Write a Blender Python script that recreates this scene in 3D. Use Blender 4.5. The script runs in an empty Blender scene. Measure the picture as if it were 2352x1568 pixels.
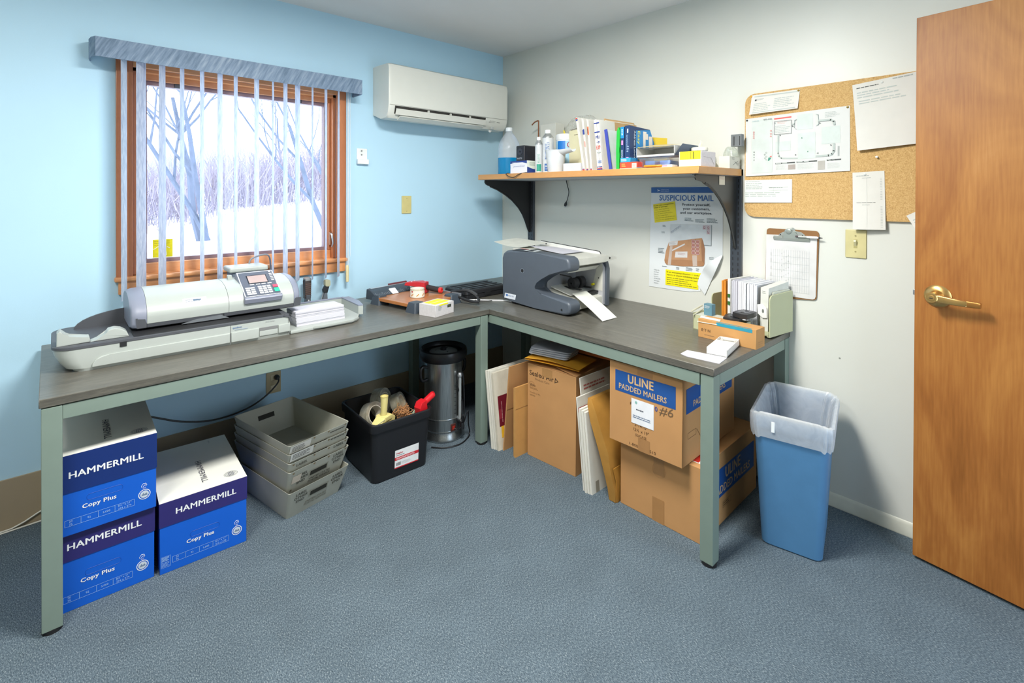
import bpy, bmesh, math, random
from mathutils import Vector as V, Matrix as Mx
S = bpy.context.scene
COL = S.collection
R = math.radians
random.seed(11)

# ------------------------------------------------------------------ camera
cd = bpy.data.cameras.new('camera'); cam = bpy.data.objects.new('camera', cd); COL.objects.link(cam)
cd.sensor_fit = 'HORIZONTAL'; cd.sensor_width = 36.0
cd.lens = 1146.2962 / 2352 * 36
cd.shift_x = (1176 - 1173.3766) / 2352
cd.shift_y = -(784 - 451.9269) / 2352
cd.clip_start = 0.02; cd.clip_end = 200
rx = V((0.7383179, -0.6744453, 0.0031782)); up = V((0.0015192, 0.0063753, 0.9999785)); bk = V((-0.6744511, -0.7382973, 0.0057316))
m = Mx.Identity(4)
for i in range(3):
    m[i][0] = rx[i]; m[i][1] = up[i]; m[i][2] = bk[i]
m.translation = V((-2.5484, -2.8847, 1.3778))
cam.matrix_world = m
S.camera = cam

# ------------------------------------------------------------------ light and exposure
S.view_settings.view_transform = 'Standard'; S.view_settings.look = 'None'
S.view_settings.gamma = 1.0; S.view_settings.use_curve_mapping = False
S.view_settings.exposure = 0.48
W = bpy.data.worlds.new('winter_sky'); S.world = W; W.use_nodes = True
bg = W.node_tree.nodes['Background']; bg.inputs[0].default_value = (0.68, 0.84, 1.0, 1); bg.inputs[1].default_value = 3.3

def lamp(name, typ, loc, energy, color, rot=(0, 0, 0), **kw):
    d = bpy.data.lights.new(name, typ); d.energy = energy; d.color = color
    for k, v in kw.items(): setattr(d, k, v)
    o = bpy.data.objects.new(name, d); o.location = loc; o.rotation_euler = rot; COL.objects.link(o)
    return o
lamp('sun', 'SUN', (-8, -6, 12), 2.2, (1.0, 0.97, 0.92), (R(52), 0, R(-62)), angle=R(1.5))
lamp('ceiling_panel_or_fill_lamp', 'AREA', (-1.65, -1.80, 2.40), 56, (1.0, 0.975, 0.925), (0, 0, 0), shape='RECTANGLE', size=0.62, size_y=0.34)
lamp('ceiling_panel_or_fill_lamp', 'AREA', (-3.05, -1.75, 2.40), 26, (1.0, 0.975, 0.925), (0, 0, 0), shape='RECTANGLE', size=0.62, size_y=0.34)  # added fill lamp, brightens the left part of the blue wall
pw = lamp('window_daylight_portal', 'AREA', (-1.80, 0.16, 1.47), 1, (1, 1, 1), (R(-90), 0, 0), shape='RECTANGLE', size=0.98, size_y=0.98)
pw.data.cycles.is_portal = True

# ------------------------------------------------------------------ materials
def lin(h):
    h = h.lstrip('#'); c = [int(h[i:i + 2], 16) / 255 for i in (0, 2, 4)]
    return tuple((x / 12.92 if x <= .04045 else ((x + .055) / 1.055) ** 2.4) for x in c) + (1,)
_M = {}
class NT:
    def __init__(s, name):
        s.m = bpy.data.materials.new(name); s.m.use_nodes = True; s.t = s.m.node_tree; s.n = s.t.nodes; s.l = s.t.links
        s.b = s.n['Principled BSDF']; s.out = s.n['Material Output']
    def add(s, typ, **kw):
        n = s.n.new(typ)
        for k, v in kw.items():
            if k.startswith('i_'): n.inputs[int(k[2:])].default_value = v
            else: setattr(n, k, v)
        return n
    def link(s, a, b): s.l.new(a, b)
    def coord(s, scale=(1, 1, 1), rot=(0, 0, 0), typ='POINT'):
        tc = s.add('ShaderNodeTexCoord'); mp = s.add('ShaderNodeMapping', vector_type=typ)
        mp.inputs['Scale'].default_value = scale; mp.inputs['Rotation'].default_value = rot
        s.link(tc.outputs['Object'], mp.inputs[0]); return mp.outputs[0]
    def noise(s, vec, scale, detail=3, rough=.5, dist=0):
        n = s.add('ShaderNodeTexNoise'); n.inputs['Scale'].default_value = scale; n.inputs['Detail'].default_value = detail
        n.inputs['Roughness'].default_value = rough; n.inputs['Distortion'].default_value = dist
        s.link(vec, n.inputs['Vector']); return n.outputs[0]
    def ramp(s, fac, stops, interp='LINEAR'):
        r = s.add('ShaderNodeValToRGB'); e = r.color_ramp.elements; r.color_ramp.interpolation = interp
        while len(e) < len(stops): e.new(.5)
        for x, (p, c) in zip(e, stops): x.position = p; x.color = c if not isinstance(c, str) else lin(c)
        s.link(fac, r.inputs[0]); return r.outputs[0]
    def bump(s, h, strength=.2, dist=.002):
        b = s.add('ShaderNodeBump'); b.inputs['Strength'].default_value = strength; b.inputs['Distance'].default_value = dist
        s.link(h, b.inputs['Height']); s.link(b.outputs[0], s.b.inputs['Normal'])
def sh(c, k): return tuple(min(1, x * k) for x in c[:3]) + (1,)
def M(hexc, rough=.5, metal=0, var=.06, scale=18, bump=0, bscale=200, coat=0, alpha=1, trans=0, stretch=(1, 1, 1), spec=.5):
    """a plain surface whose tone wanders a little (var), with an optional fine bump"""
    key = (hexc, rough, metal, var, scale, bump, bscale, coat, alpha, trans, stretch, spec)
    if key in _M: return _M[key]
    n = NT('surface_' + hexc.strip('#')); c = lin(hexc); b = n.b
    vec = n.coord(stretch)
    col = n.ramp(n.noise(vec, scale), [(.3, sh(c, 1 - var)), (.7, sh(c, 1 + var))])
    n.link(col, b.inputs['Base Color'])
    b.inputs['Roughness'].default_value = rough; b.inputs['Metallic'].default_value = metal
    b.inputs['Coat Weight'].default_value = coat; b.inputs['Alpha'].default_value = alpha
    b.inputs['Transmission Weight'].default_value = trans; b.inputs['Specular IOR Level'].default_value = spec
    if bump: n.bump(n.noise(vec, bscale, 2), bump)
    _M[key] = n.m; return n.m
def wood(name, cols, scale=(1, 1, 1), rough=.35, coat=.2, big=1.6, fine=60, rot=(0, 0, 0)):
    n = NT(name); vec = n.coord(scale, rot)
    a = n.noise(vec, big, 4, .55, .8); f = n.noise(vec, fine, 3)
    mix = n.add('ShaderNodeMix', data_type='FLOAT'); mix.inputs[0].default_value = .3
    n.link(a, mix.inputs[2]); n.link(f, mix.inputs[3])
    n.link(n.ramp(mix.outputs[0], cols), n.b.inputs['Base Color'])
    n.b.inputs['Roughness'].default_value = rough; n.b.inputs['Coat Weight'].default_value = coat; n.b.inputs['Coat Roughness'].default_value = .2
    n.bump(f, .08, .001); return n.m
def film(name, hexc, gloss=.12, veil=.2, rough=.1, wav=.4):
    """clear sheet: part see-through, part diffuse, part shiny"""
    n = NT(name); n.n.remove(n.b)
    t = n.add('ShaderNodeBsdfTransparent'); d = n.add('ShaderNodeBsdfDiffuse'); g = n.add('ShaderNodeBsdfGlossy')
    tr = n.add('ShaderNodeBsdfTranslucent')
    c = lin(hexc); d.inputs[0].default_value = c; tr.inputs[0].default_value = c; t.inputs[0].default_value = sh(c, 1.25); g.inputs['Roughness'].default_value = rough
    vec = n.coord(); v = n.ramp(n.noise(vec, 14, 4, .6, 1.2), [(.35, (veil * (1 - wav),) * 3 + (1,)), (.7, (min(1, veil * (1 + wav)),) * 3 + (1,))])
    a0 = n.add('ShaderNodeMixShader'); a0.inputs[0].default_value = .5; n.link(d.outputs[0], a0.inputs[1]); n.link(tr.outputs[0], a0.inputs[2])
    a = n.add('ShaderNodeMixShader'); n.link(v, a.inputs[0]); n.link(t.outputs[0], a.inputs[1]); n.link(a0.outputs[0], a.inputs[2])
    b = n.add('ShaderNodeMixShader'); b.inputs[0].default_value = gloss; n.link(a.outputs[0], b.inputs[1]); n.link(g.outputs[0], b.inputs[2])
    n.link(b.outputs[0], n.out.inputs[0]); return n.m

# ------------------------------------------------------------------ mesh builder
class MB:
    """collects faces with their materials and links them as ONE mesh object"""
    def __init__(s): s.v = []; s.f = []; s.mi = []; s.mats = []; s.T = Mx.Identity(4)
    def mat(s, m):
        if m not in s.mats: s.mats.append(m)
        return s.mats.index(m)
    def put(s, vs, fs, m):
        o = len(s.v); T = s.T; k = s.mat(m)
        s.v += [tuple(T @ V(p)) for p in vs]
        for f in fs: s.f.append(tuple(i + o for i in f)); s.mi.append(k)
        return s
    def frombm(s, bm, m):
        bm.verts.index_update(); s.put([v.co[:] for v in bm.verts], [[v.index for v in f.verts] for f in bm.faces], m); bm.free(); return s
    def box(s, x0, x1, y0, y1, z0, z1, m, bev=0, seg=2):
        vs = [(x, y, z) for x in (x0, x1) for y in (y0, y1) for z in (z0, z1)]
        fs = [(0, 1, 3, 2), (4, 6, 7, 5), (0, 4, 5, 1), (2, 3, 7, 6), (0, 2, 6, 4), (1, 5, 7, 3)]
        if not bev: return s.put(vs, fs, m)
        bm = bmesh.new(); bv = [bm.verts.new(p) for p in vs]
        for f in fs: bm.faces.new([bv[i] for i in f])
        bmesh.ops.bevel(bm, geom=bm.edges[:], offset=bev, segments=seg, affect='EDGES', profile=.5)
        return s.frombm(bm, m)
    def prism(s, pts, ax, a0, a1, m, bev=0, seg=2):
        def P(p, a): return (a, p[0], p[1]) if ax == 'x' else (p[0], a, p[1]) if ax == 'y' else (p[0], p[1], a)
        n = len(pts); vs = [P(p, a0) for p in pts] + [P(p, a1) for p in pts]
        fs = [tuple(range(n))[::-1], tuple(range(n, 2 * n))] + [(i, (i + 1) % n, n + (i + 1) % n, n + i) for i in range(n)]
        if not bev: return s.put(vs, fs, m)
        bm = bmesh.new(); bv = [bm.verts.new(p) for p in vs]
        for f in fs: bm.faces.new([bv[i] for i in f])
        rim = [e for e in bm.edges if (e.verts[0].co[i] == e.verts[1].co[i])] if (i := 'xyz'.index(ax)) + 1 else []
        bmesh.ops.bevel(bm, geom=rim, offset=bev, segments=seg, affect='EDGES', profile=.5)
        return s.frombm(bm, m)
    def loft(s, rings, m, cap=(True, True), closed=True):
        n = len(rings[0]); vs = [p for r in rings for p in r]; fs = []
        for k in range(len(rings) - 1):
            for i in range(n if closed else n - 1):
                j = (i + 1) % n; fs.append((k * n + i, k * n + j, (k + 1) * n + j, (k + 1) * n + i))
        if cap[0]: fs.append(tuple(range(n))[::-1])
        if cap[1]: fs.append(tuple((len(rings) - 1) * n + i for i in range(n)))
        return s.put(vs, fs, m)
    def lathe(s, prof, c, m, n=28, ax='z', cap=(True, True), sx=1, sy=1):
        rings = []
        for r, h in prof:
            ring = []
            for i in range(n):
                a = 2 * math.pi * i / n; u, w = r * math.cos(a) * sx, r * math.sin(a) * sy
                p = (u, w, h) if ax == 'z' else (h, u, w) if ax == 'x' else (w, h, u)
                ring.append((c[0] + p[0], c[1] + p[1], c[2] + p[2]))
            rings.append(ring)
        return s.loft(rings, m, cap)
    def cyl(s, c, r, h, m, ax='z', n=20): return s.lathe([(r, 0), (r, h)], c, m, n, ax)
    def tube(s, pts, r, m, n=8, cap=True):
        pts = [V(p) for p in pts]; rings = []; ref = None
        for i, p in enumerate(pts):
            t = (pts[min(i + 1, len(pts) - 1)] - pts[max(i - 1, 0)]).normalized()
            if ref is None: ref = V((0, 0, 1)) if abs(t.z) < .9 else V((1, 0, 0))
            a = t.cross(ref).normalized(); b = a.cross(t).normalized(); ref = b
            rr = r[i] if isinstance(r, (list, tuple)) else r
            rings.append([tuple(p + a * rr * math.cos(2 * math.pi * k / n) + b * rr * math.sin(2 * math.pi * k / n)) for k in range(n)])
        return s.loft(rings, m, (cap, cap))
    def poly(s, pts, m): return s.put(pts, [tuple(range(len(pts)))], m)
    def grid(s, nu, nv, fn, m):
        vs = [fn(i / nu, j / nv) for j in range(nv + 1) for i in range(nu + 1)]; w = nu + 1
        return s.put(vs, [(j * w + i, j * w + i + 1, (j + 1) * w + i + 1, (j + 1) * w + i) for j in range(nv) for i in range(nu)], m)
    # flat marks laid on a plane: origin O, right X, up Y (unit vectors), lifted by e
    def rect(s, fr, u0, u1, v0, v1, m, e=.0006):
        O, X, Y = fr; N = X.cross(Y) * e
        return s.poly([tuple(O + X * u + Y * v + N) for u, v in ((u0, v0), (u1, v0), (u1, v1), (u0, v1))], m)
    def shape(s, fr, pts, m, e=.0006):
        O, X, Y = fr; N = X.cross(Y) * e
        return s.poly([tuple(O + X * u + Y * v + N) for u, v in pts], m)
    def ring(s, fr, u, v, r, w, m, e=.0006, n=24, sx=1):
        O, X, Y = fr; N = X.cross(Y) * e; vs = []
        for i in range(n):
            a = 2 * math.pi * i / n
            for q in (r, r - w): vs.append(tuple(O + X * (u + q * sx * math.cos(a)) + Y * (v + q * math.sin(a)) + N))
        return s.put(vs, [(2 * i, 2 * ((i + 1) % n), 2 * ((i + 1) % n) + 1, 2 * i + 1) for i in range(n)], m)
    def disc(s, fr, u, v, r, m, e=.0006, n=20, sx=1):
        return s.shape(fr, [(u + r * sx * math.cos(2 * math.pi * i / n), v + r * math.sin(2 * math.pi * i / n)) for i in range(n)], m, e)
    def frame(s, fr, u0, u1, v0, v1, w, m, e=.0006):
        s.rect(fr, u0, u1, v0, v0 + w, m, e); s.rect(fr, u0, u1, v1 - w, v1, m, e); s.rect(fr, u0, u0 + w, v0, v1, m, e); return s.rect(fr, u1 - w, u1, v0, v1, m, e)
    def text(s, txt, fr, u, v, h, m, width=None, bold=0, align='l', e=.0007, shear=0):
        """cap height h, baseline at (u, v); width stretches the line to that length"""
        vs, fs, x0, x1 = glyphs(txt, bold, shear); k = h / .72; kx = k if width is None else width / (x1 - x0)
        off = {'l': x0, 'c': (x0 + x1) / 2, 'r': x1}[align]; O, X, Y = fr; N = X.cross(Y) * e
        for q, (da, db) in enumerate(((0, 0),) if not bold else ((-bold, 0), (bold, 0), (0, bold * .6), (0, -bold * .6))):
            s.put([tuple(O + X * (u + (a + da - off) * kx) + Y * (v + (b + db) * k) + N * (1 + .04 * q)) for a, b in vs], fs, m)
        return s
    def lines(s, fr, u0, u1, v0, v1, n, m, fill=.35, seed=1, e=.0006, ragged=.3):
        """n rows of tiny unreadable print, as broken dashes"""
        rnd = random.Random(seed); d = (v1 - v0) / n
        for i in range(n):
            y = v1 - (i + .7) * d; x = u0; end = u1 - (u1 - u0) * ragged * rnd.random()
            while x < end:
                w = min(end - x, (u1 - u0) * (.06 + .12 * rnd.random())); s.rect(fr, x, x + w, y, y + d * fill, m, e); x += w + (u1 - u0) * .02
        return s
    def build(s, name, parent=None, ang=38, kind=None):
        me = bpy.data.meshes.new(name); me.from_pydata(s.v, [], s.f)
        for q in s.mats: me.materials.append(q)
        me.polygons.foreach_set('material_index', s.mi); me.polygons.foreach_set('use_smooth', [True] * len(s.f))
        me.validate(); me.update()
        bm = bmesh.new(); bm.from_mesh(me); bmesh.ops.recalc_face_normals(bm, faces=bm.faces[:]); bm.to_mesh(me); bm.free()
        me.set_sharp_from_angle(angle=R(ang))
        o = bpy.data.objects.new(name, me); COL.objects.link(o)
        w = o.modifiers.new('even_shading', 'WEIGHTED_NORMAL'); w.keep_sharp = True
        if parent: o.parent = parent
        if kind: o['kind'] = kind
        return o
_G = {}
def glyphs(txt, bold, shear):
    k = (txt, bold, shear)
    if k not in _G:
        c = bpy.data.curves.new('lettering', 'FONT'); c.body = txt; c.size = 1; c.resolution_u = 2; c.shear = shear
        c.space_character = 1 + bold * 2
        o = bpy.data.objects.new('lettering', c); me = bpy.data.meshes.new_from_object(o)
        vs = [(p.co.x, p.co.y) for p in me.vertices]; fs = [tuple(p.vertices) for p in me.polygons]
        bpy.data.objects.remove(o); bpy.data.meshes.remove(me); bpy.data.curves.remove(c)
        _G[k] = (vs, fs, min(p[0] for p in vs), max(p[0] for p in vs))
    return _G[k]
def tag(o, label, cat, group=None):
    o['label'] = label; o['category'] = cat
    if group: o['group'] = group
    return o
def thing(name, label, cat, loc=(0, 0, 0), rz=0, group=None, rot=None):
    o = bpy.data.objects.new(name, None); COL.objects.link(o); o.empty_display_size = .05
    o.location = loc; o.rotation_euler = rot or (0, 0, rz); return tag(o, label, cat, group)
def place(o, loc=(0, 0, 0), rz=0, rot=None):
    o.location = loc; o.rotation_euler = rot or (0, 0, rz); return o
def dup(o, loc, rz, label, rot=None):
    def cp(a, par):
        c = a.copy(); COL.objects.link(c); c.parent = par
        for ch in a.children: cp(ch, c)
        return c
    c = cp(o, None); c['label'] = label; return place(c, loc, rz, rot)
def mbw(o):
    """a builder whose coordinates are the room's, for a part of o"""
    b = MB(); b.T = Mx.LocRotScale(o.location, o.rotation_euler, None).inverted(); return b
def fr(O, X, Y): return (V(O), V(X).normalized(), V(Y).normalized())
FX = lambda y: fr((0, y, 0), (1, 0, 0), (0, 0, 1))        # faces -y: u = x, v = z
FL = lambda x: fr((x, 0, 0), (0, -1, 0), (0, 0, 1))       # faces -x: u = -y, v = z
FT = lambda z: fr((0, 0, z), (1, 0, 0), (0, 1, 0))        # faces up: u = x, v = y
def struct(mb, name): o = mb.build(name); o['kind'] = 'structure'; return o
def arc(cx, cy, r, a0, a1, n): return [(cx + r * math.cos(R(a0 + (a1 - a0) * i / n)), cy + r * math.sin(R(a0 + (a1 - a0) * i / n))) for i in range(n + 1)]
def rrect(x0, x1, y0, y1, r, n=4):
    return arc(x1 - r, y1 - r, r, 0, 90, n) + arc(x0 + r, y1 - r, r, 90, 180, n) + arc(x0 + r, y0 + r, r, 180, 270, n) + arc(x1 - r, y0 + r, r, 270, 360, n)
def spl(pts, k=6):
    """smooth path through points"""
    p = [V(q) for q in pts]; out = []
    for i in range(len(p) - 1):
        a, b, c, d = p[max(i - 1, 0)], p[i], p[i + 1], p[min(i + 2, len(p) - 1)]
        for j in range(k):
            t = j / k; out.append(.5 * (2 * b + (c - a) * t + (2 * a - 5 * b + 4 * c - d) * t * t + (3 * b - a - 3 * c + d) * t ** 3))
    return out + [p[-1]]

# ================================================================== the setting
PAINT_BLUE = M('#b5daee', .55, var=.015, scale=3, bump=.06, bscale=260)
PAINT_WHITE = M('#d9dbd3', .42, var=.015, scale=3, bump=.06, bscale=260)
CEIL = M('#e6e6e4', .9, var=.015, scale=4, bump=.1, bscale=180)
def carpet():
    n = NT('loop_carpet'); vec = n.coord((1, 1, 1), (0, 0, .6)); v2 = n.coord((1, .45, 1), (0, 0, .9))
    a = n.noise(v2, 330, 3, .7); b = n.noise(vec, 6, 3)
    c = n.ramp(a, [(.30, '#313c44'), (.46, '#505d67'), (.58, '#64727b'), (.72, '#9ea5a6')])
    mx = n.add('ShaderNodeMix', data_type='RGBA', blend_type='MULTIPLY'); mx.inputs[0].default_value = 1
    n.link(c, mx.inputs[6]); n.link(n.ramp(b, [(.3, (.9, .9, .9, 1)), (.7, (1.04, 1.04, 1.04, 1))]), mx.inputs[7])
    n.link(mx.outputs[2], n.b.inputs['Base Color']); n.b.inputs['Roughness'].default_value = .97; n.b.inputs['Specular IOR Level'].default_value = .1
    n.bump(a, .3, .003); return n.m
RW, RL, RH = -3.7, -3.75, 2.432      # room: x RW..0, y RL..0
b = MB(); b.box(RW - .1, .1, RL - .1, .14, -.1, 0, carpet()); struct(b, 'floor')
b = MB(); b.box(RW - .1, .1, RL - .1, .14, RH, RH + .1, CEIL); struct(b, 'ceiling')
WX0, WX1, WZ0, WZ1 = -2.283, -1.320, .985, 1.958     # window opening
b = MB()
b.box(RW, WX0, 0, .14, 0, RH, PAINT_BLUE); b.box(WX1, .1, 0, .14, 0, RH, PAINT_BLUE)
b.box(WX0, WX1, 0, .14, 0, WZ0, PAINT_BLUE); b.box(WX0, WX1, 0, .14, WZ1, RH, PAINT_BLUE)
struct(b, 'wall_back')
b = MB(); b.box(0, .1, RL, 0, 0, RH, PAINT_WHITE)
GREY = M('#8f938a', .8); fw = FL(0)
rnd = random.Random(4)
for i in range(9):                                     # scuffs and nicks on the paint by the bin
    y = -1.93 - .012 * i; b.tube([(-.0006, y, .662 + .004 * rnd.random()), (-.0006, y - .008, .668 - .010 * rnd.random())], .0009, GREY, 4)
for y, z in ((-2.20, .168), (-2.244, .66), (-2.22, .3)): b.disc(fw, -y, z, .004, GREY)
struct(b, 'wall_right')
b = MB(); PAINT_GREY = M('#a9a9a0', .6, var=.02, scale=3)
b = MB(); b.box(RW - .1, RW, RL, .14, 0, RH, PAINT_GREY); struct(b, 'wall_left')
DX0, DX1 = -1.13, -.19                                 # doorway behind the camera
b = MB(); b.box(RW, DX0, RL - .1, RL, 0, RH, PAINT_GREY); b.box(DX1, .1, RL - .1, RL, 0, RH, PAINT_GREY); b.box(DX0, DX1, RL - .1, RL, 2.06, RH, PAINT_GREY)
struct(b, 'wall_front')
b = MB(); b.box(RW, 0, -.009, 0, 0, .208, M('#a09279', .7, var=.04, scale=6)); struct(b, 'baseboard_back')
b = MB(); b.prism([(0, 0), (-.011, 0), (-.013, .006), (-.008, .045), (-.003, .056), (0, .058)], 'y', -2.9, 0, M('#d5d6c8', .4)); struct(b, 'baseboard_right')

# ------------------------------------------------------------------ window
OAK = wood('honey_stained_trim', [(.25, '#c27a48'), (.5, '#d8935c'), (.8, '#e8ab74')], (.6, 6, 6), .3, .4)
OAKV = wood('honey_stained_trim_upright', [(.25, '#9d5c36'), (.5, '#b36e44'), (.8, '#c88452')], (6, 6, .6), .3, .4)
SASH = M('#8d7478', .5)  # sash tone includes the shade of being seen against window light
win = bpy.data.objects.new('window_1', None); COL.objects.link(win); win['kind'] = 'structure'; win.location = (0, 0, 0)
b = MB()
b.box(-2.345, WX0, -.02, 0, .972, 2.035, OAKV, .003); b.box(WX1, -1.264, -.02, 0, .972, 2.035, OAKV, .003)
b.box(WX0, WX1, -.02, 0, WZ1, 2.035, OAK, .003); b.box(-2.337, -1.266, -.018, 0, .914, .972, OAK, .003)
b.build('window_casing', win)
b = MB(); b.box(-2.352, -1.256, -.034, .012, .972, .995, OAK, .008, 3); b.build('window_stool', win)
b = MB()
b.box(WX0, WX0 + .016, .001, .125, WZ0, WZ1, OAKV); b.box(WX1 - .016, WX1, .001, .125, WZ0, WZ1, OAKV)
b.box(WX0, WX1, .001, .125, WZ1 - .016, WZ1, OAK); b.box(WX0, WX1, .001, .125, WZ0, WZ0 + .012, OAK)
b.box(WX0 + .016, WX1 - .016, .035, .060, WZ0, 1.043, OAK, .004)          # bottom board below the sash
b.box(WX0 + .016, WX1 - .016, .040, .060, 1.915, WZ1, OAK, .003)
for x in (WX0 + .016, WX1 - .030): b.box(x, x + .014, .035, .060, 1.043, 1.915, OAKV, .003)
b.build('window_jamb', win)
b = MB(); gx0, gx1, gz0, gz1 = -2.222, -1.366, 1.060, 1.895
b.box(WX0 + .016, gx0, .062, .098, WZ0 + .012, WZ1 - .016, SASH); b.box(gx1, WX1 - .016, .062, .098, WZ0 + .012, WZ1 - .016, SASH)
b.box(gx0, gx1, .062, .098, WZ0 + .012, gz0, SASH); b.box(gx0, gx1, .062, .098, gz1, WZ1 - .016, SASH)
b.build('window_sash', win)
n = NT('window_glass'); n.n.remove(n.b); t = n.add('ShaderNodeBsdfTransparent'); g = n.add('ShaderNodeBsdfGlossy'); g.inputs['Roughness'].default_value = .02
mx = n.add('ShaderNodeMixShader'); mx.inputs[0].default_value = .05; n.link(t.outputs[0], mx.inputs[1]); n.link(g.outputs[0], mx.inputs[2]); n.link(mx.outputs[0], n.out.inputs[0])
b = MB(); b.box(gx0 - .005, gx1 + .005, .082, .086, gz0 - .005, gz1 + .005, n.m); b.build('window_pane', win)
STEEL = M('#b8bcc0', .3, .8)
for x, s in ((-2.262, 1), (-1.338, -1)):               # casement lock levers
    b = MB(); b.box(x - .009, x + .009, .018, .036, 1.07, 1.15, M('#8a5a3c', .45, .3), .003); b.tube([(x, .016, 1.14), (x, .006, 1.13), (x - .004 * s, .002, 1.085), (x, .010, 1.062)], [.006, .006, .006, .004], STEEL)
    b.build('window_latch', win)
for x in (-2.10, -1.51):
    b = MB(); b.box(x - .012, x + .012, .052, .062, 1.895, 1.925, M('#3c3f46', .6), .002); b.build('screen_clip', win)
b = MB(); YEL = M('#e8dc00', .5, var=.08, scale=60); f0 = FX(.0815)
b.rect(f0, -2.198, -2.116, 1.062, 1.150, YEL)
Wh = M('#f6f6ee', .5)
for pts in ([(-2.170, 1.150), (-2.168, 1.125), (-2.166, 1.112)], [(-2.196, 1.102), (-2.186, 1.106), (-2.180, 1.113), (-2.168, 1.115), (-2.158, 1.104), (-2.154, 1.098), (-2.146, 1.100), (-2.144, 1.088), (-2.142, 1.072)], [(-2.140, 1.112), (-2.128, 1.106)]):
    b.tube([(x, .0808, z) for x, z in pts], .0014, Wh, 4)
b.lines(f0, -2.192, -2.122, 1.116, 1.146, 3, M('#c9bb00', .5), .3, 3, .0012)
tag(b.build('window_sticker'), 'yellow warning sticker in the lower left corner of the window glass', 'sticker')

# ------------------------------------------------------------------ outdoors: snow, brush and bare trees
b = MB()
def snow(u, v):
    x = -14 + 34 * u; y = .6 + 40 * v
    return (x, y, -.75 + .16 * (x + 1) * min(1, y / 14) + .055 * y * (1 if y < 22 else 22 / y) + .06 * math.sin(x * 1.1 + y * .7) + .05 * math.sin(y * 1.9 + x * .3))
b.grid(60, 60, snow, M('#e6ecf2', .8, var=.05, scale=1.5)); o = struct(b, 'snow_ground')
def gz(x, y): return -.75 + .16 * (x + 1) * min(1, y / 14) + .055 * min(y, 22)
BARK = M('#5f6678', .9, var=.15, scale=5)
TWIG = M('#8f8593', .9, var=.15, scale=2)  # outdoor haze is mixed into this brush colour
def tree(x, y, h, r, lean, seed, label, stems=1):
    rn = random.Random(seed); mb = MB()
    def grow(p, d, ln, r, depth):
        pts = [p]; rs = [r]; q = p.copy()
        for i in range(4):
            d = (d + V((rn.uniform(-.18, .18), rn.uniform(-.18, .18), rn.uniform(-.05, .16)))).normalized(); q = q + d * ln / 4
            pts.append(q.copy()); rs.append(r * (1 - .14 * (i + 1)))
        mb.tube(pts, rs, BARK, 7 if depth < 2 else 4)
        if depth < 5:
            for i in range(3 if depth < 4 else 2):
                k = rn.choice((2, 3, 4)); a = rn.uniform(0, 6.28); s = rn.uniform(.45, .95)
                nd = (d + V((math.cos(a) * s, math.sin(a) * s, rn.uniform(-.1, .35)))).normalized()
                grow(pts[k], nd, ln * rn.uniform(.6, .82), rs[k] * .6, depth + 1)
    for i in range(stems):
        grow(V((x + .12 * i, y, gz(x, y) - .3)), V(lean if i == 0 else (rn.uniform(-.45, .45), rn.uniform(-.3, .3), 1)).normalized(), h * .42, r * (1 - .12 * i), 0)
    tag(mb.build('bare_tree'), label, 'tree')
tree(.36, 12.5, 10, .10, (-.28, 0, 1), 5, 'many stemmed bare tree on the snow in the middle of the window view', 3)
tree(-2.2, 27, 10, .09, (.12, 0, 1), 8, 'slim bare tree at the far side of the window view')
tree(2.35, 8.2, 8.0, .075, (-.42, -.03, 1), 21, 'leaning bare tree with long spreading branches outside the window', 2)
tree(7.5, 27, 10, .09, (-.25, 0, 1), 14, 'upright bare tree beyond the leaning one outside the window')
b = MB(); rn = random.Random(3)
for i in range(5200):
    x = rn.uniform(-9, 14); y = rn.uniform(16, 22); z = gz(x, y) - .1; h = rn.uniform(.8, 2.9); dx = rn.uniform(-.6, .6); w = .008 + .012 * rn.random()
    b.put([(x - w, y, z), (x + w, y, z), (x + dx, y + rn.uniform(-.4, .4), z + h)], [(0, 1, 2)], TWIG)
    b.put([(x + dx * .5 - w, y + w, z + h * .45), (x + dx * .5 + w, y, z + h * .45), (x + dx * .5 + rn.uniform(-.8, .8), y, z + h * .9)], [(0, 1, 2)], TWIG)
o = b.build('undergrowth'); tag(o, 'hazy purple brown winter brush along the edge of the snow outside', 'brush'); o['kind'] = 'stuff'
b = MB(); b.grid(40, 4, lambda u, v: (-20 + 50 * u, 30 + 6 * v, gz(-20 + 50 * u, 30) * .3 + v * (4.0 + 1.1 * math.sin(u * 17) + .5 * math.sin(u * 61)) - .5), M('#9aa3b6', .95, var=.12, scale=1.2)); o = struct(b, 'far_hill')

# ------------------------------------------------------------------ vertical blind
def vane_cloth(name, cols, tl):
    n = NT(name); vec = n.coord((.012, .012, .10), (R(8), R(12), 0), 'TEXTURE'); c = n.ramp(n.noise(vec, 1.0, 4, .6, .2), cols)
    n.link(c, n.b.inputs['Base Color']); n.b.inputs['Roughness'].default_value = .75
    if tl:
        t = n.add('ShaderNodeBsdfTranslucent'); n.link(c, t.inputs[0]); mx = n.add('ShaderNodeMixShader'); mx.inputs[0].default_value = tl
        n.link(n.b.outputs[0], mx.inputs[1]); n.link(t.outputs[0], mx.inputs[2]); n.link(mx.outputs[0], n.out.inputs[0])
    return n.m
VANE = vane_cloth('blue_grey_vane_fabric', [(.3, '#b4c1d6'), (.5, '#ced8e8'), (.7, '#e6ecf6')], .55)
n = NT('streaked_blue_grey_valance'); vec = n.coord((.012, .05, .11), (0, R(28), 0), 'TEXTURE'); c = n.ramp(n.noise(vec, 1.0, 4, .6, .2), [(.32, '#5a7189'), (.5, '#7389a2'), (.7, '#90a2b6')])
n.link(c, n.b.inputs['Base Color']); n.b.inputs['Roughness'].default_value = .6; VAL = n.m
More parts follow.
